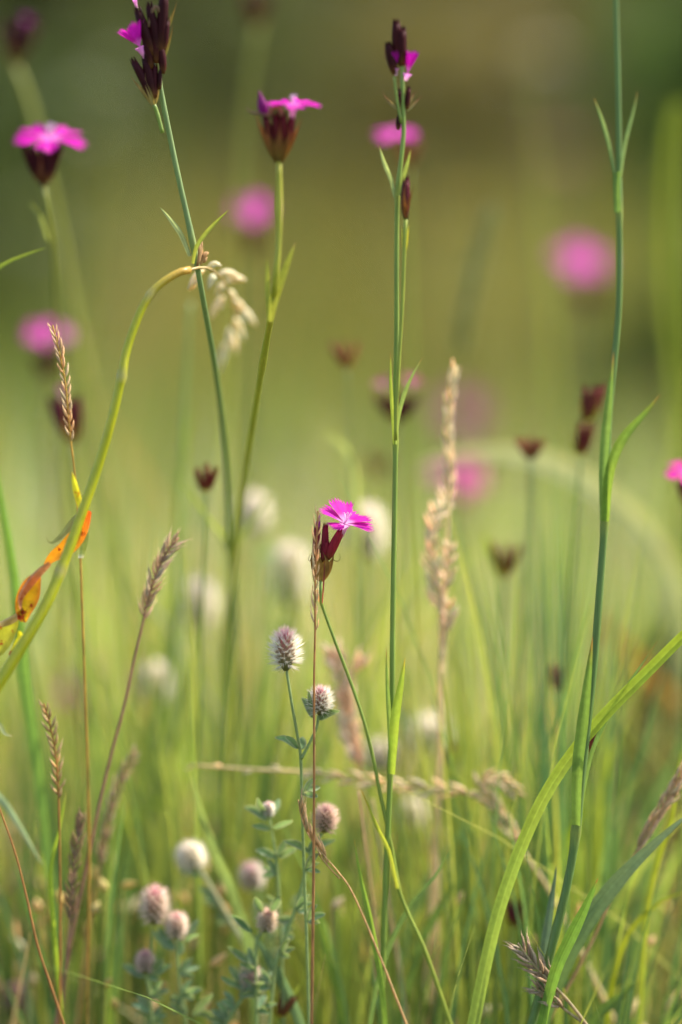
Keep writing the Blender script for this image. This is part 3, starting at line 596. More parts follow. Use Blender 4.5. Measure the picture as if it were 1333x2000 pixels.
spike('thin straw spike leaning left above the curved yellow green stem', .012, [(103, 635), (115, 682), (127, 740), (133, 800), (139, 862)], [(147, 930), (156, 1050), (161, 1180), (167, 1350), (172, 1500), (175, 1700), (172, 1920)], 6, 26, 27, 3.6, .32, (.60, .42, .22), seed=1, scol=(.42, .27, .06))
spike('furry brown spike leaning right on a long thin reddish stem', .014, [(350, 1050), (326, 1078), (306, 1120), (290, 1170), (282, 1205)], [(276, 1232), (262, 1290), (240, 1390), (206, 1520), (172, 1680), (140, 1830), (108, 2010)], 8, 30, 34, 4.2, .42, (.46, .31, .19), awn=12, seed=2, scol=(.30, .17, .11), gaps=(27,))
spike('blurred brown spike right of the purple brown leaning stem', .035, [(265, 1466), (243, 1508), (222, 1560), (207, 1620), (194, 1690)], [(186, 1740), (168, 1850), (150, 2010)], 7, 24, 30, 4.4, .35, (.36, .23, .15), seed=3, scol=(.34, .21, .09))
spike('short dark brown braided spike standing in the lower left', .010, [(160, 1588), (151, 1640), (144, 1700), (139, 1760), (137, 1800)], [(132, 1850), (126, 1920), (120, 2010)], 6, 34, 30, 4.0, .38, (.22, .14, .085), seed=4, scol=(.25, .15, .10), tipc=(.44, .28, .12))
spike('golden brown spike with spiky tip at the left, below the withered leaves', .006, [(86, 1374), (98, 1415), (109, 1470), (113, 1520), (115, 1560)], [(117, 1640), (118, 1760), (118, 1900), (116, 2010)], 6, 22, 27, 4.0, .45, (.42, .25, .10), seed=5, scol=(.34, .17, .05), awn=6)
spike('tall blurred beige spike standing behind the second beige one right of centre', .045, [(890, 714), (880, 780), (875, 860), (880, 930), (876, 1000)], [(872, 1100), (866, 1300), (858, 1500), (846, 1700), (830, 2010)], 12, 30, 32, 4.4, .28, (.66, .54, .33), seed=6, scol=(.58, .50, .28), subs=True)
spike('blurred beige branching panicle in front of the tall beige spike', .042, [(872, 960, .01), (848, 1020), (842, 1080), (848, 1140), (858, 1190)], [(862, 1260), (860, 1380), (858, 1500), (853, 1800), (848, 2010)], 10, 34, 33, 4.6, .55, (.66, .52, .36), seed=7, scol=(.56, .45, .27), extra=(([(878, 1060), (874, 1110), (866, 1160), (858, 1200)], 9, 34, 6), ([(875, 1170), (872, 1230), (862, 1290)], 8, 34, 6)))
spike('pale fluffy blurred spike behind the curved green stem below the sharp flower', .055, [(648, 1262), (664, 1310), (676, 1370), (684, 1430), (700, 1492)], [(710, 1570), (722, 1680), (732, 1820), (740, 2010)], 9, 34, 42, 8, .42, (.64, .48, .34), seed=8, scol=(.50, .36, .2), awn=14, extra=(([(708, 1280), (694, 1310), (680, 1370)], 5, 36, 6),))
spike('thin sharp brown spike standing right in front of the magenta flower stem', -.008, [(622, 998), (619, 1045), (617, 1100), (616, 1160), (616, 1235)], [(614, 1330), (614, 1480), (613, 1700), (609, 2010)], 6.5, 18, 32, 2.7, .2, (.60, .42, .22), seed=9, scol=(.34, .18, .07), awn=4, jitter=.3)
spike('sharp golden awned spikelet on a slanting hair thin stem at the bottom centre', -.006, [(583, 1562), (590, 1600), (606, 1636), (634, 1672)], [(660, 1702), (690, 1746), (740, 1862), (798, 2010)], 5, 20, 34, 4.2, .34, (.42, .26, .11), seed=10, scol=(.46, .30, .14), awn=24, both=False, extra=(([(622, 1668), (640, 1690), (664, 1716)], 3, 26, 4),))
spike('ragged grey brown spike bending left at the bottom right', -.010, [(1012, 1842), (1030, 1868), (1050, 1892), (1078, 1922)], [(1110, 1955), (1152, 2010)], 8, 24, 44, 5, .5, (.32, .22, .14), tipc=(.50, .38, .24), seed=11, scol=(.34, .27, .15), awn=12, extra=(([(1038, 1926), (1066, 1942), (1096, 1966), (1140, 1998)], 12, 36, 5),))
spike('beige spike entering from the right edge on a long slanting stem', .008, [(1336, 1500), (1312, 1545), (1286, 1590), (1262, 1630), (1245, 1660)], [(1205, 1732), (1160, 1832), (1112, 1924), (1062, 2010)], 7, 20, 48, 4.5, .16, (.50, .34, .19), seed=12, scol=(.44, .30, .15), extra=(([(1326, 1548), (1300, 1578), (1270, 1606), (1250, 1650)], 5, 40, 5),))
spike('bent beige stalk lying across the lower centre with a curled end', .034, [(1012, 1552), (978, 1524), (946, 1522), (940, 1542), (962, 1566), (985, 1600), (1010, 1645)], [(1040, 1690), (1075, 1742), (1130, 1850), (1200, 1995)], 10, 26, 36, 6.5, .35, (.58, .46, .27), seed=13, scol=(.48, .40, .22), extra=(([(600, 1508), (680, 1520), (760, 1532), (850, 1540), (920, 1552), (1000, 1605)], 16, 42, 6), ([(370, 1494), (480, 1502), (600, 1508), (680, 1520)], 4, 30, 4)))
spike('blurred green grass spike high up right of the centre stem', .19, [(962, 402), (940, 480), (922, 560), (906, 640), (898, 700)], [(892, 800), (888, 950), (884, 1150)], 6, 24, 40, 7, .35, (.17, .21, .06), seed=14, scol=(.18, .23, .06), subs=False, mat=M_grass)
spike('blurred tan spike in the bottom left haze of seeds', .10, [(62, 1760), (56, 1810), (52, 1870), (52, 1940)], [(54, 2010)], 6, 18, 34, 6, .5, (.36, .25, .14), seed=15, subs=False)
def culm(label, Y, pts, w_, col, mat=None, name='grass_stalk'):
    W, _ = path(pts, Y, 12); root = thing(name, label, 'grass', W[-1], 'bare grass stalks')
    stem(root, pts, Y, w_, col, 30, True, mat=mat or M_dry, taper=(.6, 1.1), sides=6); return root
culm('thin orange brown stalk slanting in from the left edge near the bottom', -.004, [(-20, 1520), (0, 1580), (30, 1665), (52, 1750), (75, 1850), (105, 1940), (128, 2010)], 6, (.40, .20, .07))
culm('pale green blurred stalk rising behind the tall left stem', .10, [(372, 590), (366, 700), (358, 850), (352, 1000), (346, 1200), (340, 1400)], 12, (.24, .34, .10), M_stem)
culm('straw stalk running down between the centre stem and the beige stems', .02, [(700, 1545), (712, 1640), (728, 1760), (742, 1900), (746, 2010)], 7, (.46, .34, .18))
culm('second pale straw stalk just right of the centre stem near the bottom', .03, [(728, 1560), (745, 1680), (765, 1800), (785, 1920), (795, 2010)], 9, (.48, .38, .22))
culm('grey green blurred stalk leaning left across the lower left grasses', .12, [(300, 1190), (345, 1250), (400, 1350), (440, 1450), (480, 1600), (500, 1800)], 12, (.36, .36, .2), M_stem)

# ------------------------------------------------------------------ the curved yellow green plant with withered leaves
st = [(372, 527), (352, 531), (332, 542), (305, 562), (282, 594), (262, 640), (246, 690), (238, 735), (217, 825), (187, 925), (152, 1025), (120, 1112), (92, 1178), (50, 1250), (2, 1328), (-50, 1410)]
W, _ = path(st, -.015, 12)
Dk = thing('nodding_plant', 'arching yellow green stem at the left with withered orange leaves and a drooping seed head', 'plant', W[-1])
q = [(a[0], a[1], .012*max(0, 1-i/9)-.018*max(0, (i-9)/6)) for i, a in enumerate(st)]
def dcol(i, N): return (.24, .27, .035)
Wp, pyp = path(q, -.012, 54); N = len(Wp); rad = []; cols = []
for i, p in enumerate(Wp):
    t = i/(N-1); rad.append(lerp(7.2, 11.5, min(1, t*1.25))*S(Wp[min(i, 53)]))
    c = mixc((.48, .30, .06), (.42, .43, .02), min(1, t*8)); cols.append(vary(c, .06))
for yn, k in ((572, 1.18), (738, 1.30), (1120, 1.15)):
    i = min(range(N), key=lambda z: abs(pyp[z]-yn)); rad[i] *= k; cols[i] = mixc(cols[i], (.42, .36, .16), .6)
m = MB(); m.tube(Wp, rad, cols, 14, rib=.035); m.build('stem', M_gloss, Dk)
fsh = lambda t: max(.05, math.sin(math.pi*min(1, t*.8+.15))**.8)
leafpart(Dk, [(141, 921), (150, 950), (160, 985), (166, 1005)], -.011, 20, (.38, .40, .04), tip=(.4, .3, .1), fold=.7, mat=M_dock, twist=(30, 50))
leafpart(Dk, [(168, 1000), (148, 1010), (124, 1040), (100, 1060), (92, 1048)], -.013, 17, (.30, .32, .16), tip=None, fold=.6, mat=M_leaf, twist=(-30, -60), shape=fsh)
leafpart(Dk, [(175, 998), (166, 1022), (150, 1050), (128, 1072), (105, 1086), (88, 1104)], -.010, 34, lambda t: mixc((.75, .10, .02), (.80, .33, .03), min(1, t*2)), tip=None, n=18, fold=.5, mat=M_dock, twist=(40, -25), shape=fsh)
leafpart(Dk, [(96, 1098), (72, 1118), (52, 1142), (38, 1168), (40, 1190)], -.016, 26, (.50, .24, .15), tip=None, n=14, fold=.9, mat=M_dock, twist=(-50, -70), shape=fsh)
leafpart(Dk, [(76, 1120), (64, 1140), (56, 1165), (48, 1190), (46, 1215)], -.014, 44, lambda t: mixc((.78, .34, .02), (.62, .48, .02), t), tip=None, n=16, fold=.35, mat=M_dock, twist=(-15, 25), shape=OVAL, ecol=(.70, .22, .03))
leafpart(Dk, [(46, 1190), (24, 1206), (4, 1216), (-20, 1226)], -.014, 22, (.34, .28, .20), tip=None, n=12, fold=.9, mat=M_dock, twist=(-40, -60), shape=fsh)
leafpart(Dk, [(34, 1205), (18, 1232), (2, 1262), (-16, 1290)], -.013, 40, lambda t: (.36, .38, .05), tip=None, n=12, fold=.5, mat=M_dock, twist=(10, 40), shape=OVAL)
leafpart(Dk, [(158, 1090), (160, 1068), (164, 1040), (160, 1010)], -.009, 20, (.30, .36, .10), tip=(.7, .66, .55), n=10, fold=.6, twist=(20, 60), shape=fsh)
leafpart(Dk, [(36, 1232), (42, 1246), (32, 1268), (18, 1280)], -.016, 20, (.44, .46, .03), tip=None, n=10, fold=.4, shape=OVAL, mat=M_dock)
leafpart(Dk, [(24, 1438), (10, 1432), (2, 1418), (-12, 1402)], -.022, 9, (.36, .40, .2), tip=(.6, .5, .3), n=10, shape=NARROW)
pan = [(372, 527, .0), (398, 522, .008), (424, 534, .016), (445, 566, .024), (458, 604, .032), (452, 650, .038), (436, 706, .044)]
ax = spline([(a[0], a[1], a[2]*1.9) for a in pan], 16)
m = MB(); m.tube([P(*a) for a in ax], [3.2*S(P(*a))*(1-.04*i) for i, a in enumerate(ax)], (.42, .30, .12), 6); m.build('panicle_axis', M_stem, Dk)
rr = random.Random(5)
for i, (x0, y0, x1, y1, dz, wd) in enumerate([(400, 528, 368, 566, .014, 9), (404, 526, 432, 520, .014, 7), (420, 538, 408, 566, .018, 9), (426, 536, 470, 545, .022, 9), (440, 552, 480, 548, .026, 9), (436, 556, 424, 582, .024, 9), (446, 570, 462, 594, .028, 8), (440, 580, 412, 624, .028, 10), (452, 596, 478, 604, .032, 9), (458, 598, 500, 636, .032, 11), (462, 612, 492, 628, .034, 8), (456, 622, 476, 664, .036, 9), (452, 640, 446, 680, .038, 9), (450, 650, 462, 690, .04, 8), (446, 668, 428, 724, .042, 10), (440, 690, 424, 732, .044, 7), (386, 522, 394, 472, .006, 9), (388, 522, 408, 494, .008, 8)]):
    dz *= 1.9; a, b = P(x0, y0, dz), P(x1, y1, dz+rr.uniform(-.004, .004)); c = vary((.78, .72, .48) if i < 16 else (.48, .28, .12), .12, rr)
    m = MB(); m.spindle(a, b, wd*.75*S(a), c, 8, prof=(.3, .8, 1, 1, .75, .3), bend=UZ*.0012)
    for z in range(3):
        t = rr.uniform(.1, .6); p = a.lerp(b, t)+Vector((rr.uniform(-1, 1), rr.uniform(-1, 1), rr.uniform(-1, 1)))*wd*.4*S(a)
        m.spindle(p, p+(b-a)*.42, wd*.45*S(a), vary(c, .15, rr), 6)
    m.build('seed_pod', M_dry, Dk)

# ------------------------------------------------------------------ single grass blades
GB = 'single grass blades'
def gblade(label, Y, pts, wpx, col, col2=None, twist=(10, 35), fold=.35, ground=True, tip=None, n=26, shape=None, mat=None, tips=.04):
    W, _ = path(pts, Y, 10, ground); g = W[-1]
    b = MB(); W, _ = path(pts, Y, n, ground); N = len(W); wid, cols = [], []
    for i, p in enumerate(W):
        t = i/(N-1); fsz = shape(t) if shape else min(1, (t*3)**.7+.02)*lerp(1, .7, max(0, t-.6)/.4)
        wid.append(wpx*S(W[min(i, n-1)])*fsz); c = vary(mixc(col, col2 or col, t), .05)
        cols.append(mixc(tip, c, min(1, t/tips)) if tip else c)
    b.blade(W, wid, cols, FC, fold, twist, seg=5)
    base = Vector((g.x, g.y, g.z)); hold = {'_b': tuple(base)}
    o = bpy.data.objects.new('tmp', None); o['_b'] = tuple(base)
    ob = b.build('grass_shoot', mat or M_leaf, o); ob.parent = None; ob.location = base; bpy.data.objects.remove(o)
    tag(ob, label, 'grass blade', GB); return ob
OPEN = lambda t: lerp(.8, 1, min(1, t*3))
gblade('long curved bright green blade sweeping down from the right edge', -.006, [(1400, 1185), (1336, 1242), (1270, 1308), (1190, 1388), (1122, 1468), (1062, 1560), (1012, 1672), (972, 1790), (946, 1900), (922, 2020)], 25, (.34, .43, .04), (.20, .31, .09), (25, 15), .4, shape=OPEN)
gblade('broad bluish green blade rising to the right edge below the curved one', .0, [(1350, 1585), (1295, 1632), (1222, 1702), (1152, 1790), (1102, 1880), (1070, 1960), (1050, 2020)], 36, (.14, .20, .15), (.12, .22, .05), (-30, 20), .3)
gblade('short pointed green blade in front of the broad bluish blade', -.012, [(1168, 1716), (1143, 1774), (1112, 1838), (1088, 1892), (1066, 1970)], 24, (.16, .29, .05), (.15, .28, .05), tip=(.4, .12, .04))
gblade('grey green blade left of the clovers with a darker edge', .03, [(372, 1505), (392, 1580), (425, 1672), (460, 1752), (486, 1840), (498, 1950)], 28, (.22, .29, .10), (.13, .21, .09), (30, 50))
gblade('narrow upright blade with an orange tip left of the centre stem base', -.003, [(692, 1638), (703, 1705), (720, 1780), (736, 1860), (748, 1940), (756, 2020)], 12, (.19, .31, .06), tip=(.5, .25, .05))
gblade('thin blade slanting to the right across the beige stems', .004, [(878, 1655), (850, 1712), (802, 1768), (762, 1848), (736, 1930), (720, 2020)], 10, (.17, .27, .09), tip=(.45, .28, .06))
gblade('soft green blade tip right of the beige stems near the bottom', .03, [(897, 1710), (862, 1768), (824, 1842), (790, 1950)], 18, (.17, .27, .07))
gblade('bright kinked blade between the brown spikes in the lower left', .008, [(130, 1545), (118, 1612), (105, 1668), (99, 1720), (104, 1800), (114, 1900), (124, 2010)], 11, (.28, .40, .05), tip=(.6, .5, .2))
gblade('pale bluish blade drooping in from the left edge above the corner', .02, [(86, 1692), (66, 1660), (36, 1608), (0, 1558), (-40, 1540), (-80, 1640), (-100, 1800)], 20, (.24, .32, .24), (.2, .28, .2), (-20, 10))
gblade('short blurred blade reaching in from the upper left edge', .03, [(92, 483), (45, 500), (0, 522), (-50, 580), (-80, 760), (-90, 1000)], 15, (.26, .33, .05))
gblade('broad blurred green blade along the left edge', .04, [(-14, 860), (0, 960), (18, 1060), (34, 1170), (48, 1320), (72, 1480), (92, 1640), (110, 1800)], 26, (.16, .29, .05), (.11, .2, .07))
gblade('wide yellow green blurred blade at the upper right edge', .26, [(1325, 200), (1308, 260), (1296, 420), (1300, 580), (1318, 760), (1330, 1000)], 22, (.19, .24, .025), (.10, .15, .03), (0, 20), shape=OPEN)
gblade('second blurred blade further out along the upper right edge', .32, [(1345, 200), (1338, 320), (1340, 480), (1348, 700), (1350, 1000)], 18, (.15, .2, .03), (.10, .15, .04), shape=OPEN)
gblade('pale arching blurred blade behind the right stem', .17, [(820, 905), (900, 885), (990, 884), (1070, 902), (1150, 942), (1225, 1002), (1290, 1075), (1330, 1180), (1345, 1320)], 44, (.62, .60, .32), (.34, .38, .16), (-15, -5), .25)
gblade('dark bluish green blade among the clovers at the bottom', .012, [(494, 1822), (520, 1862), (548, 1910), (575, 1965), (595, 2020)], 24, (.10, .17, .11), (.10, .17, .10))
gblade('soft green blade right of the thin straw stem near the bottom', .03, [(612, 1745), (628, 1810), (645, 1880), (664, 1960), (676, 2040)], 15, (.17, .28, .06))
gblade('blurred yellow green blade tip left of the tall left stem', .12, [(378, 786), (368, 850), (358, 920), (352, 1010), (346, 1150)], 20, (.30, .36, .05), (.16, .25, .06))
gblade('blurred orange brown blade crossing behind the right stem', .22, [(1160, 1195), (1220, 1265), (1290, 1345), (1350, 1400), (1380, 1500)], 36, (.34, .20, .05), (.24, .16, .06), mat=M_dry)
gblade('blurred brown stalk like blade slanting up at the bottom right corner', .14, [(1360, 1720), (1290, 1800), (1210, 1880), (1130, 1955), (1090, 2010)], 40, (.33, .19, .09), (.28, .17, .08), mat=M_dry)
gblade('thin yellow green blade bending to the right edge near the bottom', .02, [(1345, 1738), (1292, 1762), (1246, 1800), (1216, 1850), (1196, 1920), (1184, 2010)], 10, (.34, .38, .03))
gblade('pale blurred curved leaf tip left of the centre stem', .10, [(628, 845), (652, 856), (674, 876), (688, 910), (694, 990), (696, 1150)], 22, (.38, .44, .18), (.25, .3, .1))
gblade('green blade crossing low beside the ragged spike at the bottom right', .01, [(1240, 1920), (1205, 1952), (1175, 1976), (1150, 2010)], 20, (.12, .2, .05))
gblade('upright yellow green blurred blade behind the right stem at the bottom', .06, [(1196, 1440), (1180, 1530), (1166, 1640), (1150, 1800), (1140, 2000)], 28, (.32, .38, .04), (.2, .27, .05))
gblade('short bright blade crossing the right stem at its lowest joint', .05, [(1158, 1572), (1130, 1600), (1104, 1660), (1090, 1760), (1086, 1900)], 22, (.30, .40, .04), (.2, .3, .05))
gblade('slender blade at the far right rising beside the beige spike', .02, [(1330, 1465), (1322, 1530), (1312, 1600), (1286, 1680), (1262, 1800), (1250, 2000)], 12, (.30, .34, .03), (.2, .26, .05))
gblade('dark bluish blade hugging the base of the right stem', .0, [(1088, 1690), (1078, 1760), (1066, 1840), (1056, 1930), (1050, 2020)], 18, (.07, .12, .10))
gblade('wide dim blade leaning right behind the beige stems near the bottom', .05, [(930, 1575), (900, 1630), (850, 1700), (806, 1790), (780, 1900)], 18, (.15, .25, .10))
gblade('bright horizontal blurred blade over the lower left grasses', .10, [(345, 1546), (300, 1575), (262, 1602), (226, 1640), (210, 1750)], 26, (.28, .42, .04))

# blurred tufts of upright blades: each a thing with its blades as parts
def tuft(label, Y, px, base_py, n, spread, h, wpx, cols, seed):
    r = random.Random(seed); b0 = P(px, 1000, Y); base = Vector((b0.x, Y, gz(b0.x, Y)))
    root = thing('grass_tuft', label, 'grass tuft', base, 'blurred grass tufts')
    s = S(P(px, base_py, Y))
    for k in range(n):
        x = r.gauss(0, 1)*spread*s*.5; y = r.uniform(-.03, .03); z1 = P(px, base_py, Y).z*r.uniform(.72, 1.05)*h
        a = Vector((base.x+x*.5, Y+y, gz(base.x+x*.5, Y+y)-.004)); lx = x*r.uniform(.6, 1.8)+r.uniform(-.012, .012)
        pts = [a, a+Vector((lx*.15, 0, z1*.4)), a+Vector((lx*.5, r.uniform(-.01, .01), z1*.75)), a+Vector((lx*1.1, r.uniform(-.02, .02), z1))]
        W = [Vector(p) for p in spline(pts, 12)]; wd = wpx*s*r.uniform(.7, 1.5)
        c = vary(r.choice(cols), .15, r); m = MB()
        m.blade(W, [wd*(1-.95*(i/11)**2.5) for i in range(12)], [mixc(c, (c[0]*1.25, c[1]*1.1, c[2]), i/11) for i in range(12)], FC, .35, (r.uniform(-50, 50), r.uniform(-50, 50)))
        m.build('blade', M_leaf, root)
GY = [(.32, .40, .10), (.25, .34, .09), (.10, .17, .06), (.18, .28, .08)]; GB2 = [(.08, .17, .07), (.12, .25, .11), (.28, .40, .09), (.07, .15, .06)]
tuft('green blurred tuft left of the right stem behind the maroon bud', .09, 1080, 1000, 26, 150, 1.0, 18, GB2, 1)
tuft('yellow green blurred tuft right of the beige stems', .08, 970, 1120, 24, 140, 1.0, 17, GY, 2)
tuft('bright blurred tuft behind the clovers at the left of centre', .11, 470, 1060, 30, 190, 1.0, 18, GY, 3)
tuft('blurred tuft behind the arching stem at the left', .12, 230, 980, 28, 190, 1.0, 18, GY, 4)
tuft('low green tuft behind the right stem at the bottom', .07, 1170, 1400, 24, 150, 1.0, 18, GB2, 5)
tuft('low bright tuft behind the curved blade at the bottom right', .06, 950, 1450, 24, 130, 1.0, 16, GY, 6)
tuft('low tuft behind the lower left spikes', .06, 170, 1500, 28, 180, 1.0, 16, GB2, 7)
tuft('fine tuft between the pale spike and the centre stem base', .06, 660, 1500, 22, 130, 1.0, 14, GY, 8)
tuft('blurred lime tuft behind the pale spike and the tall centre stem', .13, 720, 1120, 24, 170, 1.0, 18, GY, 9)
tuft('tall fine stemmed tuft between the brown star cup and the right stem', .065, 1080, 900, 34, 150, 1.0, 8, GB2+GY, 11)
tuft('fine stemmed pale green tuft right below the brown bud with yellow bracts', .05, 930, 1180, 30, 130, 1.0, 7, GY, 12)
tuft('fine stemmed tuft between the tall left stem and the sharpest clover', .07, 400, 1000, 30, 150, 1.0, 8, GY, 13)
tuft('low fine tuft around the ragged brown spike at the bottom right', .03, 1120, 1520, 30, 170, 1.0, 7, GB2, 14)
tuft('low fine tuft between the two thin straw stems at the bottom centre', .035, 800, 1560, 28, 150, 1.0, 7, GB2+GY, 15)
tuft('dark green blurred tuft at the left edge behind the arching plant', .10, 40, 1300, 22, 120, 1.0, 18, GB2, 10)
# ------------------------------------------------------------------ grass nobody could count
def stuff_grass(name, label, n, yr, xw, hr, wr, cols, seed, lean=.35, mat=None, dens=1., hfun=None, seg=5):
    r = random.Random(seed); m = MB()
    for k in range(n):
        y = yr[0]+(yr[1]-yr[0])*r.random()**dens
        half = xw[0] + xw[1]*max(0, y+FOCUS); x = r.uniform(-half, half)
        h = r.uniform(*hr)*(.75+.5*r.random()); h = hfun(x, y, h, r) if hfun else h
        wd = r.uniform(*wr); a = r.uniform(0, 6.28); ln = h*lean*r.random()
        d = Vector((math.cos(a), math.sin(a), 0)); z0 = gz(x, y)-.005
        cl = .5+.5*math.sin(x*(9/(.7+y))+seed)*math.sin(y*6+x*3+seed*2)          # clumps of one kind and height
        if r.random() > .35+.65*cl: continue
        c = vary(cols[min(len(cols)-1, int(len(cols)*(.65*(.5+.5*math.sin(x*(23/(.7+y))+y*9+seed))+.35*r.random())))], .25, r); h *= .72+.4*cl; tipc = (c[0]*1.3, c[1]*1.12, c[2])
        yaw = r.uniform(0, 3.14); sd = Vector((math.cos(yaw), math.sin(yaw), 0))
        i0 = len(m.v)
        for i in range(seg):
            t = i/(seg-1); p = Vector((x, y, z0)) + d*(ln*t**2) + UZ*(h*(t-.18*t*t*min(1, lean))); ww = wd*.5*(1-.92*t**2.2)
            cc = mixc(c, tipc, t); m.add(p-sd*ww, cc); m.add(p+sd*ww, cc)
        for i in range(seg-1):
            q = i0+2*i; m.f.append((q, q+1, q+3, q+2))
    o = m.build(name, mat or M_grass); tag(o, label, 'grass', kind='stuff'); return o
G1 = [(.055, .115, .04), (.10, .17, .055), (.18, .26, .055), (.09, .16, .08), (.25, .32, .08)]
G2 = [(.11, .18, .045), (.18, .24, .06), (.12, .20, .06), (.26, .25, .10)]
G3 = [(.12, .17, .045), (.17, .19, .06), (.10, .15, .035), (.23, .21, .085)]
DRY = [(.44, .32, .16), (.38, .27, .13), (.5, .4, .22)]
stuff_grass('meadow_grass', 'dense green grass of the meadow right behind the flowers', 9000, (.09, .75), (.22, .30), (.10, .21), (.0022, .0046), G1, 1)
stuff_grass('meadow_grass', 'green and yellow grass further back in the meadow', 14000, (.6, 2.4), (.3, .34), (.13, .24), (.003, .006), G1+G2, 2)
stuff_grass('low_grass', 'short fine grass at the feet of the sharp plants', 2600, (-.16, .12), (.42, .1), (.05, .115), (.0016, .0032), G1, 3)
stuff_grass('low_grass', 'short grass in front of the flowers', 2600, (-.80, -.16), (.5, .1), (.03, .075), (.002, .0035), G1, 4)
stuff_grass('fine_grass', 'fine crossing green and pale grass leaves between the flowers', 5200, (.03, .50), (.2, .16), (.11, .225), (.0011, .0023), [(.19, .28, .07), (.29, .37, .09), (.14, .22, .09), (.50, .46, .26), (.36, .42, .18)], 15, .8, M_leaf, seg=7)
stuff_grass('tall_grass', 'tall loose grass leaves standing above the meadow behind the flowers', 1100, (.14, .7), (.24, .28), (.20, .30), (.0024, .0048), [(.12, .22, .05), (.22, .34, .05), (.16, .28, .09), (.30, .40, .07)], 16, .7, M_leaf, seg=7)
stuff_grass('tall_stalks', 'sparse tall thin grass stalks fading into the background', 190, (.16, 1.1), (.16, .24), (.28, .42), (.0016, .0030), [(.16, .26, .06), (.26, .34, .06), (.36, .38, .14), (.12, .22, .07), (.46, .38, .18)], 18, .35, M_leaf, seg=8)
stuff_grass('dry_grass', 'pale straw culms crossing between the flowers', 1000, (.04, .55), (.2, .2), (.11, .22), (.0010, .0018), [(.62, .48, .27), (.55, .44, .22), (.66, .56, .36)], 17, .6, M_dry)
stuff_grass('dry_grass', 'thin straw coloured culms among the green grass', 700, (.12, 2.2), (.3, .32), (.16, .30), (.0014, .0026), DRY, 5, .3)
stuff_grass('far_grass', 'olive brown tall grass at the far side of the meadow', 13000, (2.2, 6.5), (.4, .36), (.22, .42), (.006, .011), G2+G3, 6)
# seed husks low in the bottom left, tiny glints
r = random.Random(44); m = MB()
for k in range(700):
    x, y = r.uniform(-.20, .16), r.uniform(.02, .20); z = r.uniform(.075, .15)
    if x > -.03 and r.random() < .7: continue
    a = Vector((x, y, z)); d = Vector((r.uniform(-.6, .6), r.uniform(-.6, .6), r.uniform(.2, 1))).normalized(); c = vary(r.choice([(.62, .46, .22), (.55, .36, .16), (.66, .56, .34), (.5, .42, .16)]), .2, r)
    m.spindle(a, a+d*r.uniform(.004, .008), r.uniform(.0009, .0017), c, 5)
    g = Vector((x+r.uniform(-.006, .006), y+r.uniform(-.006, .006), gz(x, y))); m.tube([a, a.lerp(g, .5)+Vector((r.uniform(-.003, .003), 0, 0)), g], .0003, mixc(c, GRN_Y, .5), 3, cap=False)
tag(m.build('seed_grass', M_dry), 'haze of fine straw coloured seeds on hair thin stems near the ground', 'seed grass', kind='stuff')

def umbel(label, px, py, Y, rad, col, seed):
    r = random.Random(seed); top = P(px, py, Y); base = Vector((top.x+.02, Y, gz(top.x+.02, Y))); root = thing('pale_umbel', label, 'plant', base, 'pale seed heads behind the meadow')
    m = MB(); fork = top-UZ*rad*.8; pts = [Vector(p) for p in spline([fork, fork.lerp(base, .5)+Vector((.004, 0, 0)), base], 12)]
    m.tube(pts, [.0011+.0001*i for i in range(12)], (.2, .2, .09), 6); m.build('stem', M_stem, root); m = MB()
    for k in range(60):
        a = k*2.4; q = math.sqrt((k+.5)/60)*rad; e = top+Vector((math.cos(a)*q, math.sin(a)*q, -.35*q*q/rad+r.uniform(-.1, .1)*rad))
        m.tube([fork, fork.lerp(e, .6), e], .0004, (.25, .24, .1), 3, cap=False); m.spindle(e-UZ*.001, e+UZ*.003, .0022, vary(col, .1, r), 6)
    m.build('flower_head', M_wool, root)
umbel('pale round bokeh head near the top right, left of the tall right stem', 1065, 104, 1.0, .011, (.55, .50, .36), 1)
umbel('pinkish pale blurred head below the round one at the upper right', 1092, 285, 1.3, .020, (.52, .36, .28), 2)
umbel('faint pale blurred head left of the dark forked flower at the top left', 225, 140, 1.3, .009, (.5, .46, .34), 3)
umbel('faint yellowish blurred head behind the meadow right of the centre stem', 900, 400, 1.1, .018, (.45, .38, .12), 4)
stuff_grass('glow_grass', 'grass coloured pale to stand in for the hazy glow behind the sharp flower', 1500, (.40, 1.2), (.02, .11), (.17, .25), (.002, .004), [(.42, .52, .34), (.54, .54, .40), (.32, .44, .24)], 9)  # whitish blade colours stand in for the hazy glow in the middle
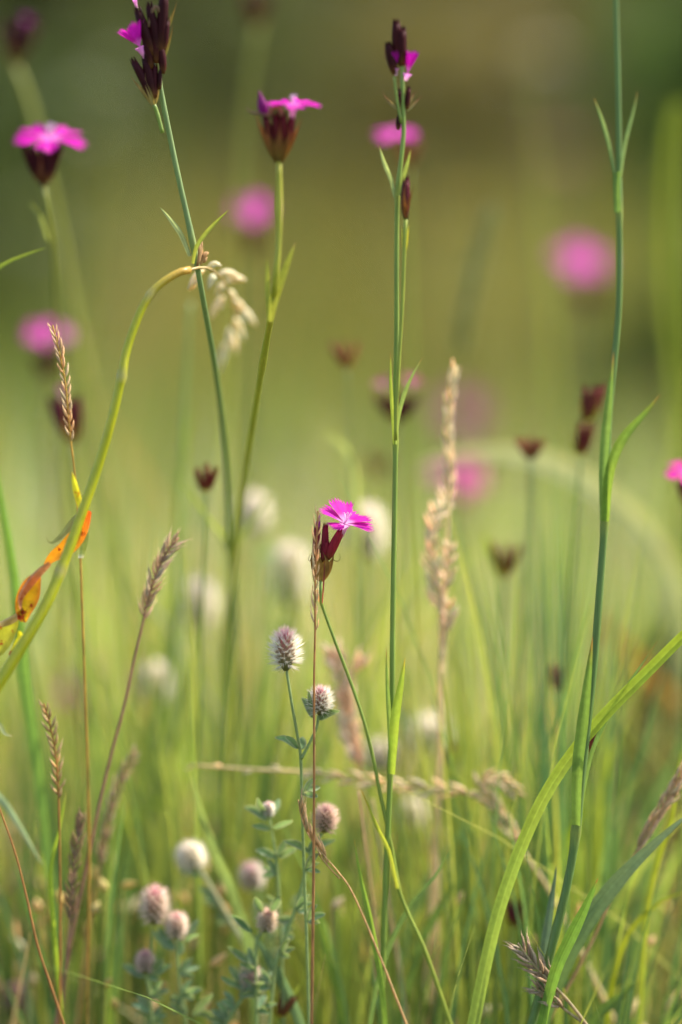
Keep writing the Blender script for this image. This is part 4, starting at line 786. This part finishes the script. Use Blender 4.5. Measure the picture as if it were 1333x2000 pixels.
# ------------------------------------------------------------------ bushes at the far side, in their own shade
def bush(label, x, y, w_, h, col, seed, n=5200, leaf=.05, name='bush', grp='dark bushes behind the meadow'):
    r = random.Random(seed); base = Vector((x, y, gz(x, y)-.02)); root = thing(name, label, name.replace('_', ' '), base, grp); lk = w_/1.4
    m = MB(); lobes = []
    for k in range(14):
        a = r.uniform(0, 6.28); rr = math.sqrt(r.random())*w_*.45; top = base+Vector((math.cos(a)*rr, math.sin(a)*rr*.6, h*r.uniform(.25, .9)))
        mid = base.lerp(top, .5)+Vector((r.uniform(-.1, .1)*lk, r.uniform(-.1, .1)*lk, .1*h))
        pts = [Vector(p) for p in spline([base, mid, top], 8)]
        m.tube(pts, [.028*lk*(1-.1*i) for i in range(8)], (.10, .075, .05), 6); lobes.append((top, r.uniform(.24, .40)*lk))
    m.build('branches', M_bark, root); m = MB()
    for k in range(n):
        c, rad = r.choice(lobes); v = Vector((r.gauss(0, 1), r.gauss(0, 1), r.gauss(0, 1))).normalized()*rad*r.random()**.4
        p = c+v
        if p.z < gz(p.x, p.y)+.02: p.z = gz(p.x, p.y)+r.uniform(.02, .3)*lk
        L = r.uniform(1, 2)*leaf; d = Vector((r.uniform(-1, 1), r.uniform(-1, 1), r.uniform(-.5, .8))).normalized(); sd = d.cross(Vector((r.uniform(-1, 1), r.uniform(-1, 1), r.uniform(-1, 1)))).normalized()*L*.3
        cc = vary(col, .3, r); i0 = [m.add(q, cc) for q in (p, p+d*L*.5+sd, p+d*L, p+d*L*.5-sd)]; m.f.append(tuple(i0))
    m.build('crown', M_bush, root)
for i, (lab, x, y, w_, h, c) in enumerate([
    ('dark green bush at the back behind the top left flower heads', -.95, 6.9, 1.3, 1.5, (.13, .135, .04)),
    ('olive bush at the back behind the open flower near the top', -.30, 7.3, 1.3, 1.5, (.17, .165, .05)),
    ('brownish bush at the back behind the dark centre bud head', .30, 7.2, 1.3, 1.5, (.22, .18, .065)),
    ('deep green bush at the back in the top right corner', .98, 6.8, 1.3, 1.6, (.085, .105, .022)),
    ('dim bush out at the far left of the back row', -1.9, 7.0, 1.5, 1.6, (.13, .125, .04)),
    ('dim bush out at the far right of the back row', 1.95, 7.0, 1.5, 1.6, (.11, .115, .035)),
    ('tall dark bush in the second row behind the olive and brownish ones', .0, 8.3, 1.9, 1.8, (.13, .125, .04)),
    ('tall dark bush in the second row behind the left hand bushes', -1.4, 8.3, 1.9, 1.8, (.14, .12, .045)),
    ('tall dark bush in the second row behind the right hand bushes', 1.45, 8.3, 1.9, 1.8, (.08, .08, .025))]):
    bush(lab, x, y, w_, h, c, 60+i)

stuff_grass('far_dry_grass', 'brownish dry grass patch far behind, right of the centre', 1700, (1.9, 4.6), (.0, .10), (.26, .40), (.005, .009), [(.20, .19, .065), (.22, .19, .07), (.15, .16, .05), (.20, .21, .05)], 21, hfun=None)
for lab, x, y, w_, h, c in (('tall olive herb behind the meadow under the open top flower', -.22, 4.2, .5, .72, (.08, .10, .028)), ('tall yellow brown herb behind the meadow right of the dark centre head', .16, 3.6, .42, .62, (.17, .15, .045)),
        ('tall tawny herb behind the meadow left of the tall right stem', .34, 4.6, .5, .80, (.12, .105, .04)), ('tall green herb behind the meadow between the upper left flowers', -.42, 3.4, .4, .60, (.07, .10, .028)),
        ('tall dark herb behind the meadow between the two top stems', .02, 5.2, .5, .86, (.085, .09, .03)), ('tall deep green herb behind the meadow at its right side', .52, 3.8, .4, .74, (.09, .13, .03))):
    bush(lab, x, y, w_, h, c, int(900+x*100), 1700, .022, 'tall_herb', 'tall herbs behind the meadow')
bush('added dark bush standing back to darken the right edge of the meadow', .43, 1.7, .34, .62, (.055, .10, .02), 82, 3000, .02, 'added_shrub', None)  # added: its dark leaves imitate the darkening along the right edge
bush('added dark bush far back to darken the left edge of the meadow', -.50, 2.5, .42, .66, (.06, .09, .025), 83, 3000, .024, 'added_shrub', None)  # added likewise, dark mass for the dim left edge of the view
bush('low added bush coloured dark for the shade at the right edge behind the beige spike', .155, .30, .11, .215, (.05, .08, .02), 84, 2300, .011, 'added_shrub', None)  # added, leaf colour stands in for shade at the lower right
bush('unseen small bush added outside the meadow at the right to shade it', .80, .95, .5, .62, (.05, .085, .02), 81, 3200, .022, 'added_shrub', None)  # added out of view to block sun and shade the right side
for o in bpy.data.objects:
    if '_b' in o: del o['_b']
